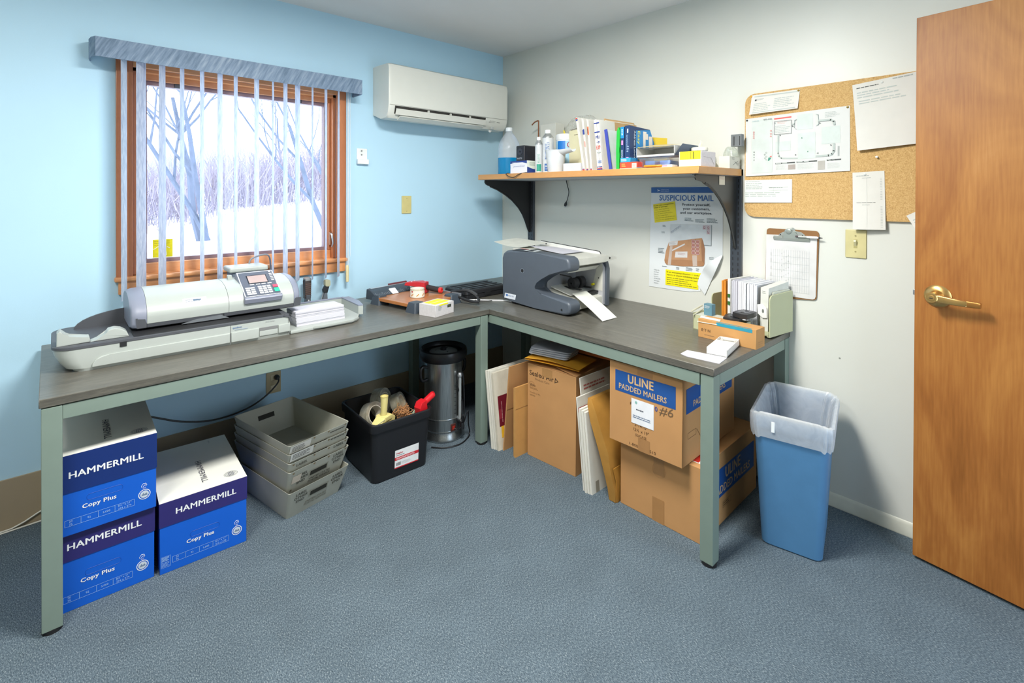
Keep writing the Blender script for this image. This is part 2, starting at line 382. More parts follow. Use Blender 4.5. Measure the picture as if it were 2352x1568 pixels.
bl = thing('vertical_blind', 'vertical blind with open pale vanes and blue grey streaked valance over the window', 'blind', (-1.82, -.0, 1.96))
b = MB(); L = lambda x: x + 1.82
pth = [(-2.436, -.004), (-2.440, -.05), (-2.434, -.10), (-2.421, -.13), (-1.216, -.13), (-1.211, -.10), (-1.211, -.05), (-1.213, -.004)]
inn = [(-2.430, -.004), (-2.434, -.05), (-2.428, -.098), (-2.416, -.124), (-1.221, -.124), (-1.217, -.10), (-1.217, -.05), (-1.219, -.004)]
z0, z1 = -.001, .083; k = len(pth); vs = [(L(x), y, z) for z in (z0, z1) for x, y in pth] + [(L(x), y, z) for z in (z0, z1) for x, y in inn]
fs = []
for i in range(k - 1):
    fs += [(i, i + 1, k + i + 1, k + i), (2 * k + i, 3 * k + i, 3 * k + i + 1, 2 * k + i + 1), (i, 2 * k + i, 2 * k + i + 1, i + 1), (k + i, k + i + 1, 3 * k + i + 1, 3 * k + i)]
fs += [(0, k, 3 * k, 2 * k), (k - 1, 3 * k - 1, 4 * k - 1, 2 * k - 1)]
b.put(vs, fs, VAL); b.build('valance', bl)
b = MB(); b.box(L(-2.39), L(-1.245), -.105, -.057, .035, .068, M('#d8dce0', .4), .004); b.build('head_rail', bl)
for x, th in ((-2.321, 18.6), (-2.259, 30.2), (-2.180, 25), (-2.102, 20.3), (-2.020, 22.4), (-1.943, 27), (-1.873, 23.6), (-1.775, 29.9), (-1.696, 22.4), (-1.632, 32.1), (-1.568, 35), (-1.488, 25.2), (-1.412, 29.6), (-1.338, 29.6)):
    b = MB(); tw = R(random.uniform(-5, 5))
    def vane(u, v):
        t = R(th) + tw * (v - .4); d = V((math.sin(t), math.cos(t), 0)) * .0445; nn = V((math.cos(t), -math.sin(t), 0))
        return tuple(V((L(x), -.081, .045 - 1.105 * v)) + d * (2 * u - 1) + nn * .005 * (1 - (2 * u - 1) ** 2))
    b.grid(6, 8, vane, VANE); b.tube([(L(x), -.081, .04), (L(x), -.081, .075)], .004, M('#d8dce0', .4), 6); b.build('vane', bl)
b = MB(); CORD = M('#dfe3e6', .5)
for dx, dy in ((0, 0), (.010, .004)): b.tube([(L(-1.273) + dx, -.052 + dy, .05), (L(-1.273) + dx, -.052 + dy, -1.01)], .0016, CORD, 5)
b.tube([(L(-1.252), -.045, .05), (L(-1.250), -.045, -.95), (L(-1.256), -.045, -.985), (L(-1.262), -.045, -.95)], .0013, CORD, 5); b.build('pull_cord', bl)
b = MB(); b.lathe([(.002, 0), (.009, .004), (.009, .086), (.008, .096), (.004, .102)], (L(-1.270), -.050, -1.108), M('#dccfa0', .45), 12); b.build('cord_weight', bl)

# ------------------------------------------------------------------ air conditioner
ACW = M('#dcded6', .35, var=.01); ACD = M('#2c2a26', .6)
ac = thing('air_conditioner', 'white wall mounted air conditioner between the window and the corner', 'air conditioner', (-.606, 0, 1.83))
prof = [(0, .335), (-.03, .337), (-.185, .330), (-.198, .322), (-.204, .30), (-.203, .081), (-.190, .030), (-.165, .004), (-.10, 0), (0, .034)]
prof = [(y, z - 0) for y, z in prof]; hw = .475
b = MB()
rings = []
for x in (-hw, -hw + .004, -hw + .018, hw - .018, hw - .004, hw):
    k = .975 if abs(x) == hw else .992 if abs(x) > hw - .01 else 1
    rings.append([(x, y * k, .17 + (z - .17) * k) for y, z in prof])
b.loft(rings, ACW); b.box(-hw - .0006, -hw + .012, -.012, -.010, .03, .33, M('#b9bcb6', .4))
f0 = fr((0, -.2036, 0), (1, 0, 0), (0, 0, 1))
b.rect(f0, -hw + .004, hw - .004, .079, .0815, M('#9a9c94', .5), .001)
b.build('casing', ac)
sl = V((0, -.203, .081)); sd = (V((0, -.190, .030)) - sl).normalized()
fv = fr(sl - sd * -.003, (1, 0, 0), -sd)
b = MB(); b.rect(fv, -.435, .27, -.050, -.001, ACD, .0012); b.build('air_outlet', ac)
b = MB(); b.prism([(-.207, .060), (-.213, .054), (-.200, .024), (-.193, .026)], 'x', -.43, .268, ACW, .002); b.build('louver', ac)
for x in (-.20, -.03, .13):
    b = MB(); b.box(x - .006, x + .006, -.210, -.198, .045, .072, M('#c9cbc3', .4), .002); b.build('louver_pivot', ac)
b = MB(); b.prism([(-.196, .020), (-.204, .014), (-.168, -.004), (-.160, .002)], 'x', -.40, .25, ACW, .002); b.build('louver', ac)
b = MB(); INK = M('#8a8c88', .5)
for u, v in ((.312, -.020), (.307, -.029), (.317, -.029)): b.shape(fv, [(u, v + .006), (u + .0035, v), (u, v - .006 + .002), (u - .0035, v)], INK, .001)
b.text('MITSUBISHI', fv, .324, -.022, .0055, INK); b.text('ELECTRIC', fv, .324, -.030, .0055, INK); b.rect(fv, .375, .405, -.026, -.022, INK, .001)
b.build('maker_mark', ac)
b = MB(); b.box(.322, .350, -.196, -.186, .002, .022, M('#b4b8b6', .2), .002); b.build('receiver_window', ac)
b = MB(); b.lathe([(.006, 0), (.013, -.004), (.011, -.012), (.004, -.018)], (.345, -.158, .003), M('#f0f1ee', .3), 14); b.build('sensor', ac)

# ------------------------------------------------------------------ plates on the blue wall
b = MB(); b.box(-.880, -.808, -.007, 0, 1.247, 1.363, M('#c9bf82', .4), .004)
for z in (1.347, 1.263): b.cyl((-.844, -.0085, z), .003, .002, M('#a89f6c', .4), 'y', 10)
tag(b.build('blank_wall_plate'), 'blank beige wall plate on the blue wall below the air conditioner', 'wall plate')
rc = thing('remote_cradle', 'small white cradle screwed to the blue wall beside the window', 'holder', (-1.156, 0, 1.557))
CW = M('#e4e8e6', .4)
b = MB(); b.box(-.034, .034, -.006, 0, .0, .097, CW, .003); b.build('back_plate', rc)
b = MB(); b.box(-.037, .037, -.026, -.005, 0, .031, CW, .004); b.build('pocket', rc)
for z in (.082, .058):
    b = MB(); b.cyl((-.004, -.009, z), .0045, .003, M('#8f9496', .35, .7), 'y', 12); b.build('screw', rc)
oc = thing('wall_outlet', 'beige double outlet on the blue wall under the desk', 'outlet', (-1.668, 0, .345))
b = MB(); b.box(-.038, .038, -.006, 0, -.058, .058, M('#b9a983', .45), .003)
for z in (-.027, .027):
    b.box(-.017, .017, -.008, -.005, z - .014, z + .014, M('#c9bb98', .4), .003)
b.build('plate', oc)

# ------------------------------------------------------------------ desks
def laminate(name, sc):
    n = NT(name); v = n.coord(sc); a = n.noise(v, 5, 5, .65); f = n.noise(v, 40, 3)
    mx = n.add('ShaderNodeMix', data_type='FLOAT'); mx.inputs[0].default_value = .4; n.link(a, mx.inputs[2]); n.link(f, mx.inputs[3])
    n.link(n.ramp(mx.outputs[0], [(.3, '#454440'), (.5, '#595750'), (.72, '#757268')]), n.b.inputs['Base Color']); n.b.inputs['Roughness'].default_value = .3; n.bump(f, .025, .001); return n.m
LAMX = laminate('grey_brown_laminate', (1, 22, 22)); LAMY = laminate('grey_brown_laminate_crosswise', (22, 1, 22))
SAGE = M('#7f9086', .45, .15, var=.02); BLK = M('#1b1b1d', .55)
H, TT = .74, .0275
d1 = thing('office_desk', 'long grey topped desk with sage metal frame under the window', 'desk', (-.7745, -.770, 0), R(.35))
WL = 1.812; DP = .752
b = MB(); b.box(-WL, 0, 0, DP, H - TT, H, LAMX, .0015, 1); b.build('worktop', d1)
b = MB(); b.box(-WL + .01, -.01, .01, DP - .01, H - TT - .003, H - TT, BLK)
AZ0, AZ1 = .664, .7095
for y in (.004, DP - .034): b.box(-WL + .055, -.06, y, y + .03, AZ0, AZ1, SAGE, .002)
for x in (-WL + .008, -.042): b.box(x, x + .03, .055, DP - .055, AZ0, AZ1, SAGE, .002)
b.build('frame', d1)
for x in (-WL + .005, -.058):
    for y in (.002, DP - .052):
        b = MB(); b.box(x, x + .050, y, y + .050, .012, AZ1, SAGE, .003); o = b.build('leg', d1)
        b = MB(); b.cyl((x + .025, y + .025, 0), .026, .0125, BLK); b.build('foot', o)
d2 = thing('office_desk', 'grey topped desk with sage metal frame along the white wall', 'desk', (-.7733, -2.044, 0))
DL = 2.040; DW = .7715
b = MB(); b.box(0, DW, 0, DL, H - TT, H, LAMY, .0015, 1); b.build('worktop', d2)
b = MB(); b.box(.01, DW - .01, .01, DL - .01, H - TT - .003, H - TT, BLK)
for x in (.004, DW - .034): b.box(x, x + .03, .057, DL - .06, AZ0, AZ1, SAGE, .002)
b.box(.057, DW - .057, .004, .034, AZ0, AZ1, SAGE, .002); b.box(.034, DW - .034, 1.30, 1.33, AZ0, AZ1, SAGE, .002)
b.build('frame', d2)
for x, y in ((.004, .003), (DW - .053, .003), (DW - .056, 1.722)):
    b = MB(); b.box(x, x + .051, y, y + .051, .012, AZ1, SAGE, .003); o = b.build('leg', d2)
    b = MB(); b.cyl((x + .0255, y + .0255, 0), .027, .0125, BLK); b.build('foot', o)

# ------------------------------------------------------------------ door standing open against the white wall
def door_wood():
    n = NT('stained_birch_door'); v = n.coord((1.6, 1.6, .55), (.1, .1, 0)); a = n.noise(v, 2.2, 4, .55, 1.6); f = n.noise(n.coord((22, 22, 1.2)), 6, 4)
    p = n.noise(n.coord((1, 2.6, .35)), 1.7, 2)
    m1 = n.add('ShaderNodeMix', data_type='FLOAT'); m1.inputs[0].default_value = .3; n.link(a, m1.inputs[2]); n.link(f, m1.inputs[3])
    m2 = n.add('ShaderNodeMix', data_type='FLOAT'); m2.inputs[0].default_value = .45; n.link(m1.outputs[0], m2.inputs[2]); n.link(p, m2.inputs[3])
    n.link(n.ramp(m2.outputs[0], [(.36, '#78450f'), (.46, '#985d24'), (.55, '#ae7434'), (.66, '#c48d4e')]), n.b.inputs['Base Color'])
    n.b.inputs['Roughness'].default_value = .48; return n.m
dr = bpy.data.objects.new('door_1', None); COL.objects.link(dr); dr['kind'] = 'structure'
dr.location = (-.143, -2.522, 0); dr.rotation_euler = (0, 0, math.atan2(-.292, -.043))     # local +x runs from latch edge to hinge edge
b = MB(); b.box(0, .914, 0, .044, .012, 2.047, door_wood(), .002); b.build('door_leaf', dr)
BRASS = M('#cfa869', .28, .9, var=.03); CAPB = M('#a9763c', .35, .7)
hx, hz = .070, 1.008
o_ = MB(); o_.lathe([(.041, 0), (.041, -.004), (.034, -.011), (.022, -.013), (.015, -.030), (.015, -.052)], (hx, 0, hz), BRASS, 28, 'y'); o_ = o_.build('lever_rose', dr)
b = MB(); b.lathe([(.018, -.048), (.019, -.052), (.019, -.066), (.016, -.069)], (hx, 0, hz), BRASS, 24, 'y')
b.loft([[(x, y, z) for y, z in rrect(-.067 + dy, -.050 + dy, hz - w + dz, hz + w + dz, .005, 2)] for x, w, dy, dz in ((hx - .012, .010, 0, 0), (hx + .02, .0135, 0, -.001), (hx + .06, .012, 0, -.004), (hx + .092, .0105, .004, -.006), (hx + .098, .0095, .010, -.006))], BRASS); b.build('door_handle', dr)
b = MB(); b.loft([[(x, y, z) for y, z in rrect(-.060, -.044, hz - .006 - w, hz - .006 + w, .005, 2)] for x, w in ((hx + .093, .0112), (hx + .122, .0105), (hx + .130, .009))], CAPB); b.build('handle_return', dr)
b = MB(); b.lathe([(.010, -.0685), (.010, -.0705), (.008, -.071)], (hx, 0, hz), BRASS, 20, 'y'); b.box(hx - .005, hx + .005, -.0716, -.071, hz - .0012, hz + .0012, BLK); b.build('keyhole', dr)
b = MB(); b.box(-.0015, .001, .009, .035, hz - .029, hz + .029, STEEL); b.box(-.010, -.001, .015, .029, hz - .010, hz + .010, STEEL, .002); b.build('latch', dr)

# ================================================================== on the desk under the window
DZ = .74
PW = M('#a9b0ac', .38, var=.015); PG = M('#83899a', .4, var=.02); PD = M('#4c4f55', .5, var=.03); PK = M('#1f2023', .5); KEY = M('#d3d7da', .4)
PAPER = M('#c9c9d2', .7, var=.015); PAPW = M('#dad9d2', .7, var=.02)
mm = thing('mailing_machine', 'long white and grey mailing machine with keypad panel on the desk under the window', 'mailing machine', (-2.05, -.38, DZ))
def plan(x0, x1, y0, y1, rl, rr=.004, n=5):
    return arc(x1 - rr, y1 - rr, rr, 0, 90, 2) + arc(x0 + rl, y1 - rl, rl, 90, 180, n) + arc(x0 + rl, y0 + rl, rl, 180, 270, n) + arc(x1 - rr, y0 + rr, rr, 270, 360, 2)
b = mbw(mm)
b.loft([[(x, y, z) for x, y in plan(x0, -1.764, y0, -.205, rl)] for x0, y0, rl, z in ((-2.500, -.545, .035, .740), (-2.504, -.548, .036, .750), (-2.522, -.549, .05, .752), (-2.540, -.550, .055, .775), (-2.552, -.551, .06, .80), (-2.557, -.551, .06, .823))], PW)
b.prism([(-2.452, .752), (-2.450, .764), (-2.440, .778), (-2.425, .786), (-2.40, .789), (-2.008, .792), (-2.008, .752)], 'y', -.557, -.545, PW, .003)
b.prism([(-2.004, .752), (-2.004, .792), (-1.895, .794), (-1.897, .752)], 'y', -.557, -.545, PW, .003)
b.box(-1.893, -1.818, -.553, -.545, .756, .778, PW, .002); b.box(-1.893, -1.818, -.552, -.5505, .779, .792, M('#77797a', .6))
b.prism([(-1.816, .757), (-1.816, .792), (-1.766, .794), (-1.766, .757)], 'y', -.557, -.545, PW, .003)
f0 = FX(-.552)
for x in (-2.006, -1.772): b.rect(f0, x - .0008, x + .0008, .745, .823, M('#6d6f70', .6), .001)
b.text('IX-5 Series', f0, -1.868, .812, .006, M('#8c9094', .5)); b.text('quadient', f0, -1.998, .808, .007, M('#5b7ba8', .5), bold=.02); b.rect(f0, -1.99, -1.94, .801, .803, M('#9fb0c4', .5), .001)
b.box(-2.372, -2.352, -.5535, -.55, .808, .826, PK)
b.build('base', mm)
b = mbw(mm)
b.loft([[(x, y, z) for x, y in plan(-2.560, -1.768, -.553, -.203, .062)] for z in (.824, .833)] + [[(x, y, .836) for x, y in plan(-2.556, -1.772, -.549, -.207, .06)]], PD)
b.prism([(-.549, .836), (-.51, .842), (-.30, .842), (-.30, .836)], 'x', -2.33, -1.80, PK); b.box(-2.30, -1.76, -.34, -.22, .836, .85, PK)
b.prism([(-1.790, .836), (-1.764, .823), (-1.755, .800), (-1.766, .800), (-1.772, .820), (-1.795, .828)], 'y', -.556, -.52, PD)
b.build('feed_deck', mm)
b = mbw(mm); b.prism([(-2.495, .834)] + [(-2.29 - .205 * math.cos(R(a)), .834 + .066 * math.sin(R(a))) for a in range(10, 91, 10)] + [(-1.76, .884), (-1.74, .834)], 'y', -.262, -.254, PD, .002); b.build('fence', mm)
for pts in ([(-2.546, .835), (-2.545, .882), (-2.537, .890), (-2.530, .884), (-2.513, .863), (-2.458, .856), (-2.455, .848), (-2.455, .837)], [(-2.454, .836), (-2.435, .842), (-2.415, .851), (-2.408, .862), (-2.402, .871), (-2.384, .874), (-2.366, .869), (-2.350, .857), (-2.343, .840), (-2.343, .836)]):
    b = mbw(mm); b.prism(pts, 'y', -.525, -.475, PW, .004); b.build('feed_guide', mm)
UP = [(-.20, .865), (-.20, .935), (-.222, .962), (-.26, .979), (-.31, .986), (-.37, .984), (-.43, .970), (-.470, .948), (-.497, .918), (-.499, .893), (-.496, .868)]
LO = [(-.496, .867), (-.493, .853), (-.478, .847), (-.455, .845), (-.24, .845), (-.20, .865)]
b = mbw(mm); b.prism(UP, 'x', -2.284, -2.000, PW); b.prism(UP, 'x', -1.9985, -1.731, PW)
o = fr((0, -.4835, .933), (1, 0, 0), (0, .026, .030)); b.rect(o, -2.165, -2.080, -.010, .014, M('#c9ccd0', .3), .001); b.lines(o, -2.155, -2.09, -.006, .010, 2, M('#8f959e', .5), .4, 2, .0014)
b.rect(o, -2.128, -2.10, .000, .006, M('#47627c', .5), .0016)
b.build('upper_housing', mm)
b = mbw(mm); b.prism(LO, 'x', -2.284, -1.731, PD); b.box(-2.02, -2.017, -.4975, -.49, .85, .866, PK)
b.prism([(-2.17, .846), (-2.12, .858), (-2.03, .862), (-2.0, .846)], 'y', -.498, -.49, M('#666b70', .45))
b.build('lower_housing', mm)
ALL = UP + [(-.493, .853), (-.478, .847), (-.455, .845), (-.24, .845)]
def endcap(x0, x1, sgn):
    b = mbw(mm); yc, zc = -.35, .915; rings = []
    for x, k in ((x0, 1.0), (x0 + (x1 - x0) * .55, .985), (x0 + (x1 - x0) * .85, .93), (x1, .86)): rings.append([(x, yc + (y - yc) * k, zc + (z - zc) * k) for y, z in ALL])
    b.loft(rings, PG); b.put([(x0 - sgn * .0, -.4985, .893), (x0 + sgn * .035, -.496, .893), (x0 + sgn * .03, -.4945, .853), (x0, -.4945, .853)], [(0, 1, 2, 3)], PD); return b.build('end_cap', mm)
endcap(-2.285, -2.336, -1); endcap(-1.730, -1.698, 1)
cp = mbw(mm); cp.prism([(-.352, 1.008), (-.358, 1.013), (-.510, .923), (-.515, .914), (-.508, .896), (-.470, .880), (-.36, .95), (-.33, .98)], 'x', -1.941, -1.784, PG, .004); cp = cp.build('control_panel', mm)
pf = fr((-1.941, -.5125, .9225), (1, 0, 0), (0, .152, .090)); PWd, PHt = .157, .1766
b = mbw(mm); b.rect(pf, .008, PWd - .008, .008, PHt - .006, M('#5b6270', .3), .001); b.frame(pf, .002, PWd - .002, .002, PHt - .002, .004, M('#c9ced4', .3), .0014); b = b.build('panel_face', mm); 
b = mbw(mm); u = lambda q: q * PWd; w = lambda q: q * PHt
b.rect(pf, u(.22), u(.76), w(.50), w(.84), M('#2d3138', .2), .0016); b.rect(pf, u(.25), u(.74), w(.53), w(.82), M('#b6a3a0', .15), .002); b.build('screen', mm)
b = mbw(mm); e = .003
for x in (.24, .40, .55, .71): b.rect(pf, u(x), u(x + .11), w(.44), w(.475), KEY, e)
for i in range(5): b.rect(pf, u(.85), u(.93), w(.56 + .065 * i), w(.595 + .065 * i), KEY, e)
b.disc(pf, u(.89), w(.93), .005, M('#e6d6d6', .4), e)
for r_ in range(4):
    for c_ in range(3): b.rect(pf, u(.42 + .12 * c_), u(.52 + .12 * c_), w(.08 + .08 * r_), w(.14 + .08 * r_), KEY, e)
for r_ in range(2):
    for c_ in range(2): b.rect(pf, u(.09 + .13 * c_), u(.20 + .13 * c_), w(.15 + .08 * r_), w(.21 + .08 * r_), KEY, e)
b.rect(pf, u(.09), u(.33), w(.08), w(.135), KEY, e); b.rect(pf, u(.09), u(.33), w(.31), w(.36), KEY, e); b.build('keypad', mm)
b = mbw(mm); b.rect(pf, u(.82), u(.96), w(.28), w(.38), M('#e0506a', .4), e); b.build('stop_key', mm)
b = mbw(mm); b.rect(pf, u(.82), u(.96), w(.10), w(.25), M('#35b596', .4), e); b.build('start_key', mm)
b = mbw(mm); b.box(-1.946, -1.775, -.275, -.150, 1.002, 1.026, PW, .008, 3); b.box(-1.930, -1.790, -.262, -.16, .975, 1.004, M('#56616f', .5), .002); b.box(-1.92, -1.80, -.25, -.18, .96, .98, PD); b.build('scale_head', mm)
b = mbw(mm); b.prism([(-1.968, .968), (-1.970, 1.0), (-1.966, 1.004), (-1.952, 1.002), (-1.944, .968)], 'y', -.345, -.325, PW, .002); b.build('lever', mm)
b = mbw(mm); b.tube(spl([(-1.835, -.17, 1.02), (-1.82, -.15, 1.045), (-1.77, -.12, 1.058), (-1.72, -.09, 1.05), (-1.70, -.06, .98), (-1.69, -.045, .80)]), .004, M('#7c8086', .4), 6); b.build('cable', mm)
b = mbw(mm); b.prism([(-1.763, -.552), (-1.470, -.549), (-1.43, -.525), (-1.385, -.45), (-1.352, -.35), (-1.345, -.215), (-1.763, -.215)], 'z', .740, .757, PW, .005)
b.prism([(-1.66, -.556), (-1.62, -.563), (-1.47, -.556), (-1.42, -.52), (-1.46, -.53), (-1.62, -.545)], 'z', .748, .760, PW, .002)
b.build('stacker_tray', mm)
b = mbw(mm); b.box(-1.72, -1.37, -.222, -.214, .757, .800, PW, .002); b.box(-1.722, -1.368, -.224, -.212, .799, .806, PG, .002)
b.loft([[(x, y, z) for x, y in ((-1.395, -.46), (-1.372, -.465), (-1.345 - o_, -.36), (-1.340 - o_, -.22), (-1.380, -.216))] for z, o_ in ((.755, .012), (.77, .003), (.798, 0))], PW)
b.prism([(-1.395, -.46), (-1.372, -.465), (-1.343, -.36), (-1.338, -.22), (-1.380, -.214)], 'z', .7985, .804, PG); b.build('stacker_wall', mm)
for i, (z0, z1, dx) in enumerate(((.7575, .7985, 0), (.799, .826, -.004))):
    b = MB(); n_ = 8; d = (z1 - z0) / n_
    for k in range(n_): jx, jy = random.uniform(-.002, .002), random.uniform(-.002, .002); b.box(-.117 + jx, .117 + jx, -.058 + jy, .058 + jy, k * d, (k + .93) * d, PAPER)
    o = place(b.build('envelope_stack'), (-1.605 + dx, -.445, z0), R(1)); tag(o, ('lower thick stack', 'upper thin stack')[i] + ' of white envelopes on the stacker tray of the mailing machine', 'envelopes', 'envelope stacks in the mailing machine')

# two desk staplers standing on end by the wall
st = thing('stapler', 'black and brown stapler standing on its end by the wall behind the envelopes', 'stapler', (-1.512, -.075, DZ))
b = MB(); b.box(-.013, .013, -.018, .016, 0, .075, M('#4e535a', .4), .004); b.cyl((0, -.019, .045), .004, .003, KEY, 'y', 10); b.build('base', st)
b = MB(); b.prism([(-.017, .055), (-.019, .15), (-.015, .165), (.015, .165), (.018, .15), (.016, .055)], 'y', -.012, .020, M('#3b322f', .5), .003)
for k in range(7): b.box(-.0155, .0155, -.014, -.011, .066 + .011 * k, .072 + .011 * k, M('#5a463e', .5))
b.build('arm', st)
b = MB(); b.prism([(-.016, .152), (-.017, .165), (-.008, .170), (.010, .170), (.017, .163), (.016, .152)], 'y', -.015, .022, M('#8d8f90', .4), .003); b.build('cap', st)
st = thing('stapler', 'stapler with olive head and red feet standing on its end by the wall', 'stapler', (-1.418, -.078, DZ))
b = MB(); b.prism([(-.022, 0), (-.022, .006), (-.012, .030), (-.006, .075), (.012, .080), (.016, .02), (.018, .006), (.018, 0)], 'y', -.012, .012, M('#666d76', .4), .003); b.build('base', st)
for x in (-.026, .012):
    b = MB(); b.box(x, x + .016, -.016, .012, 0, .022, M('#d2353b', .45), .003); b.build('foot', st)
b = MB(); b.prism([(-.006, .070), (-.010, .09), (.004, .118), (.026, .112), (.014, .072)], 'y', -.012, .014, PK, .003); b.tube([(-.004, .0, .078), (-.016, .0, .04), (-.03, .0, .012)], .003, M('#888', .4, .6) if 0 else STEEL, 6); b.build('neck', st)
b = MB(); b.prism([(x, z) for x, z in rrect(0, .030, .108, .146, .010, 4)], 'y', -.016, .016, M('#a9a98c', .5), .003); b.build('head', st)

# paper trimmer, tape, tape gun, boxes
SLATE = M('#3d4650', .5, var=.03); TBRD = wood('orange_trimmer_board', [(.3, '#a86a3a'), (.7, '#c07f4a')], (1, 4, 4), .35, .3)
tr = thing('paper_trimmer', 'wooden paper trimmer with slate grey corners and black looped handle on the desk', 'paper trimmer', (-1.130, -.578, DZ), R(10))
b = MB(); b.box(0, .325, 0, .36, .024, .042, TBRD, .002); b.frame(FT(.0422), .03, .30, .03, .33, .0012, M('#7e4f2a', .5)); b.build('board', tr)
for x, y, w1, d1_ in ((-.012, -.012, .080, .075), (.262, -.012, .080, .075), (-.006, .300, .07, .075), (.270, .31, .08, .07)):
    b = MB(); b.loft([[(px, py, z) for px, py in rrect(x + o_, x + w1 - o_, y + o_, y + d1_ - o_, .010)] for z, o_ in ((0, -.004), (.03, .002), (.052, .008))], SLATE); b.build('foot', tr)
b = MB(); b.prism([(.335, .020), (.335, .045), (.365, .066), (.395, .078), (.425, .078), (.432, .02)], 'x', .0, .335, SLATE, .006, 3)
rf = fr((0, .3352, .0455), (1, 0, 0), (0, .030, .021))
for k in range(28): b.rect(rf, .01 + .0115 * k, .0114 + .0115 * k, .004, .016 if k % 4 else .024, M('#aeb4ba', .5), .0015)
b.build('rail', tr)
b = MB(); b.prism([(.326, .0445), (.330, .050), (.362, .072), (.366, .066)], 'x', .115, .16, M('#e6e9ec', .3), .001); b.box(.02, .30, .40, .428, .0785, .081, M('#c9cfd4', .25, .6), .001); b.box(.16, .30, .415, .43, .08, .088, M('#6a2e34', .5), .002); b.build('cutting_guide', tr)
b = MB(); b.box(.328, .338, -.02, .40, .040, .058, STEEL, .002); b.build('blade', tr)
h = b = MB(); pts = spl([(.333, .06, .055), (.350, .00, .068), (.362, -.055, .068), (.372, -.10, .048), (.368, -.128, .026), (.352, -.128, .018), (.338, -.09, .020), (.330, -.03, .030), (.330, .03, .045)], 5)
b.tube(pts, .008, PK, 8); b.tube([p + V((.004, 0, .005)) for p in pts[6:17]], .0085, M('#33363a', .6), 8); b.build('handle', tr)
def tape_roll(name, label, cat, loc, rot, ro, ri, w, outer, core, group=None):
    t = thing(name, label, cat, loc, 0, group, rot)
    b = MB(); b.lathe([(ri + .003, 0), (ro, 0), (ro, w), (ri + .003, w), (ri + .003, 0)], (0, 0, 0), outer, 32, cap=(False, False)); b.build('tape', t)
    b = MB(); b.lathe([(ri, 0), (ri + .0032, 0), (ri + .0032, w), (ri, w), (ri, 0)], (0, 0, 0), core, 28, cap=(False, False)); b.build('core', t); return t
CLR = film('clear_tape', '#e8e6dc', .12, .45); KRC = M('#c9b48c', .8)
tp = tape_roll('tape_roll', 'thick roll of clear tape with printed white core band on the trimmer', 'tape', (-1.005, -.398, .7835), None, .041, .036, .050, CLR, M('#e9e5da', .5))
b = MB(); b.lathe([(.0415, .002), (.0415, .040)], (0, 0, 0), M('#e8e4d8', .5), 32, cap=(False, False))
rd = random.Random(2)
for k in range(8):
    a = .8 * k + 2.6; p = V((math.cos(a), math.sin(a), 0)); b.put([tuple(p * .0421 + V((-p.y, p.x, 0)) * x + V((0, 0, z))) for x, z in ((-.008, .012), (-.006, .008), (.008, .020), (.006, .025))], [(0, 1, 2, 3)], M('#b8862f', .5))
    if k % 3 == 1: b.put([tuple(p * .0421 + V((-p.y, p.x, 0)) * x + V((0, 0, z))) for x, z in ((-.007, .039), (0, .028), (.007, .039))], [(0, 1, 2)], M('#b03540', .5))
b.build('core_band', tp)
RED = M('#c22c34', .4, var=.03)
tg = thing('tape_gun', 'red tape gun with black foam grip lying on the paper trimmer', 'tape dispenser', (-.912, -.318, .783), R(-58))
b = MB(); b.prism([(-.115, .042), (-.105, .060), (-.02, .068), (.020, .064), (.022, .004), (-.010, .002), (-.012, .040)], 'y', -.030, .030, RED, .003); b.box(-.010, .020, -.031, .031, 0, .058, RED, .004)
for x, y in ((-.07, -.020), (-.02, -.022), (-.07, .02), (0, .02)): b.cyl((x, y, .064), .0035, .004, KEY, 'z', 8)
b.build('body', tg)
b = MB(); b.prism(rrect(-.105, -.015, .002, .056, .018), 'y', .026, .029, film('clear_guard', '#e9f0f2', .2, .12)); b.build('guard', tg)
b = MB(); b.tube([(.022, 0, .036), (.05, 0, .030), (.085, 0, .024), (.102, 0, .021)], [.015, .0165, .0165, .014], M('#2a2426', .8, bump=.3), 12); b.build('grip', tg)
b = MB(); b.lathe([(.0145, 0), (.017, .003), (.017, .018), (.012, .020), (.010, .020), (.010, .012)], (.100, 0, .021), M('#d8332f', .4), 14, 'x', sy=1); b.build('grip_end', tg)
LBW = M('#c9c6c6', .6, var=.05, scale=90)
lb = thing('label_box', 'small white box with bright yellow lid label in front of the paper trimmer', 'box', (-1.104, -.733, DZ), R(16))
b = MB(); b.box(0, .150, 0, .112, 0, .062, LBW, .001, 1); g = FX(-.0002); b.rect(g, .095, .125, .035, .050, M('#20261f', .5)); b.lines(g, .02, .05, .03, .055, 4, M('#9aa39a', .6), .4, 5); b.lines(g, .10, .12, .038, .047, 2, M('#7d8f5f', .5), .4, 6, .0012); b.build('carton', lb)
b = MB(); b.rect(FT(.062), .018, .138, .018, .054, M('#f0ea10', .5, var=.02)); b.rect(FT(.062), .018, .138, .060, .100, M('#f0ea10', .5, var=.02)); b.rect(FX(-.0002), .03, .10, .055, .062, M('#f0ea10', .5)); b.build('yellow_label', lb)
cs = thing('tool_case', 'closed black plastic case with ridged lid on the desk by the corner', 'case', (-.735, -.505, DZ), R(2))
CASEM = M('#232326', .42, var=.04); b = MB(); b.loft([[(x, y, z) for x, y in rrect(o_, .345 - o_, o_, .22 - o_, .018)] for z, o_ in ((0, .006), (.004, .0), (.026, 0), (.028, .004))], CASEM)
b.box(.15, .20, -.004, .004, .012, .034, PK, .002); b.build('case_base', cs)
b = MB(); b.loft([[(x, y, z) for x, y in rrect(o_, .345 - o_, o_, .22 - o_, .018)] for z, o_ in ((.029, .004), (.031, 0), (.048, .002), (.056, .010))], CASEM)
for y in (.030, .075, .120, .165): b.box(.02, .325, y, y + .018, .055, .060, CASEM, .003)
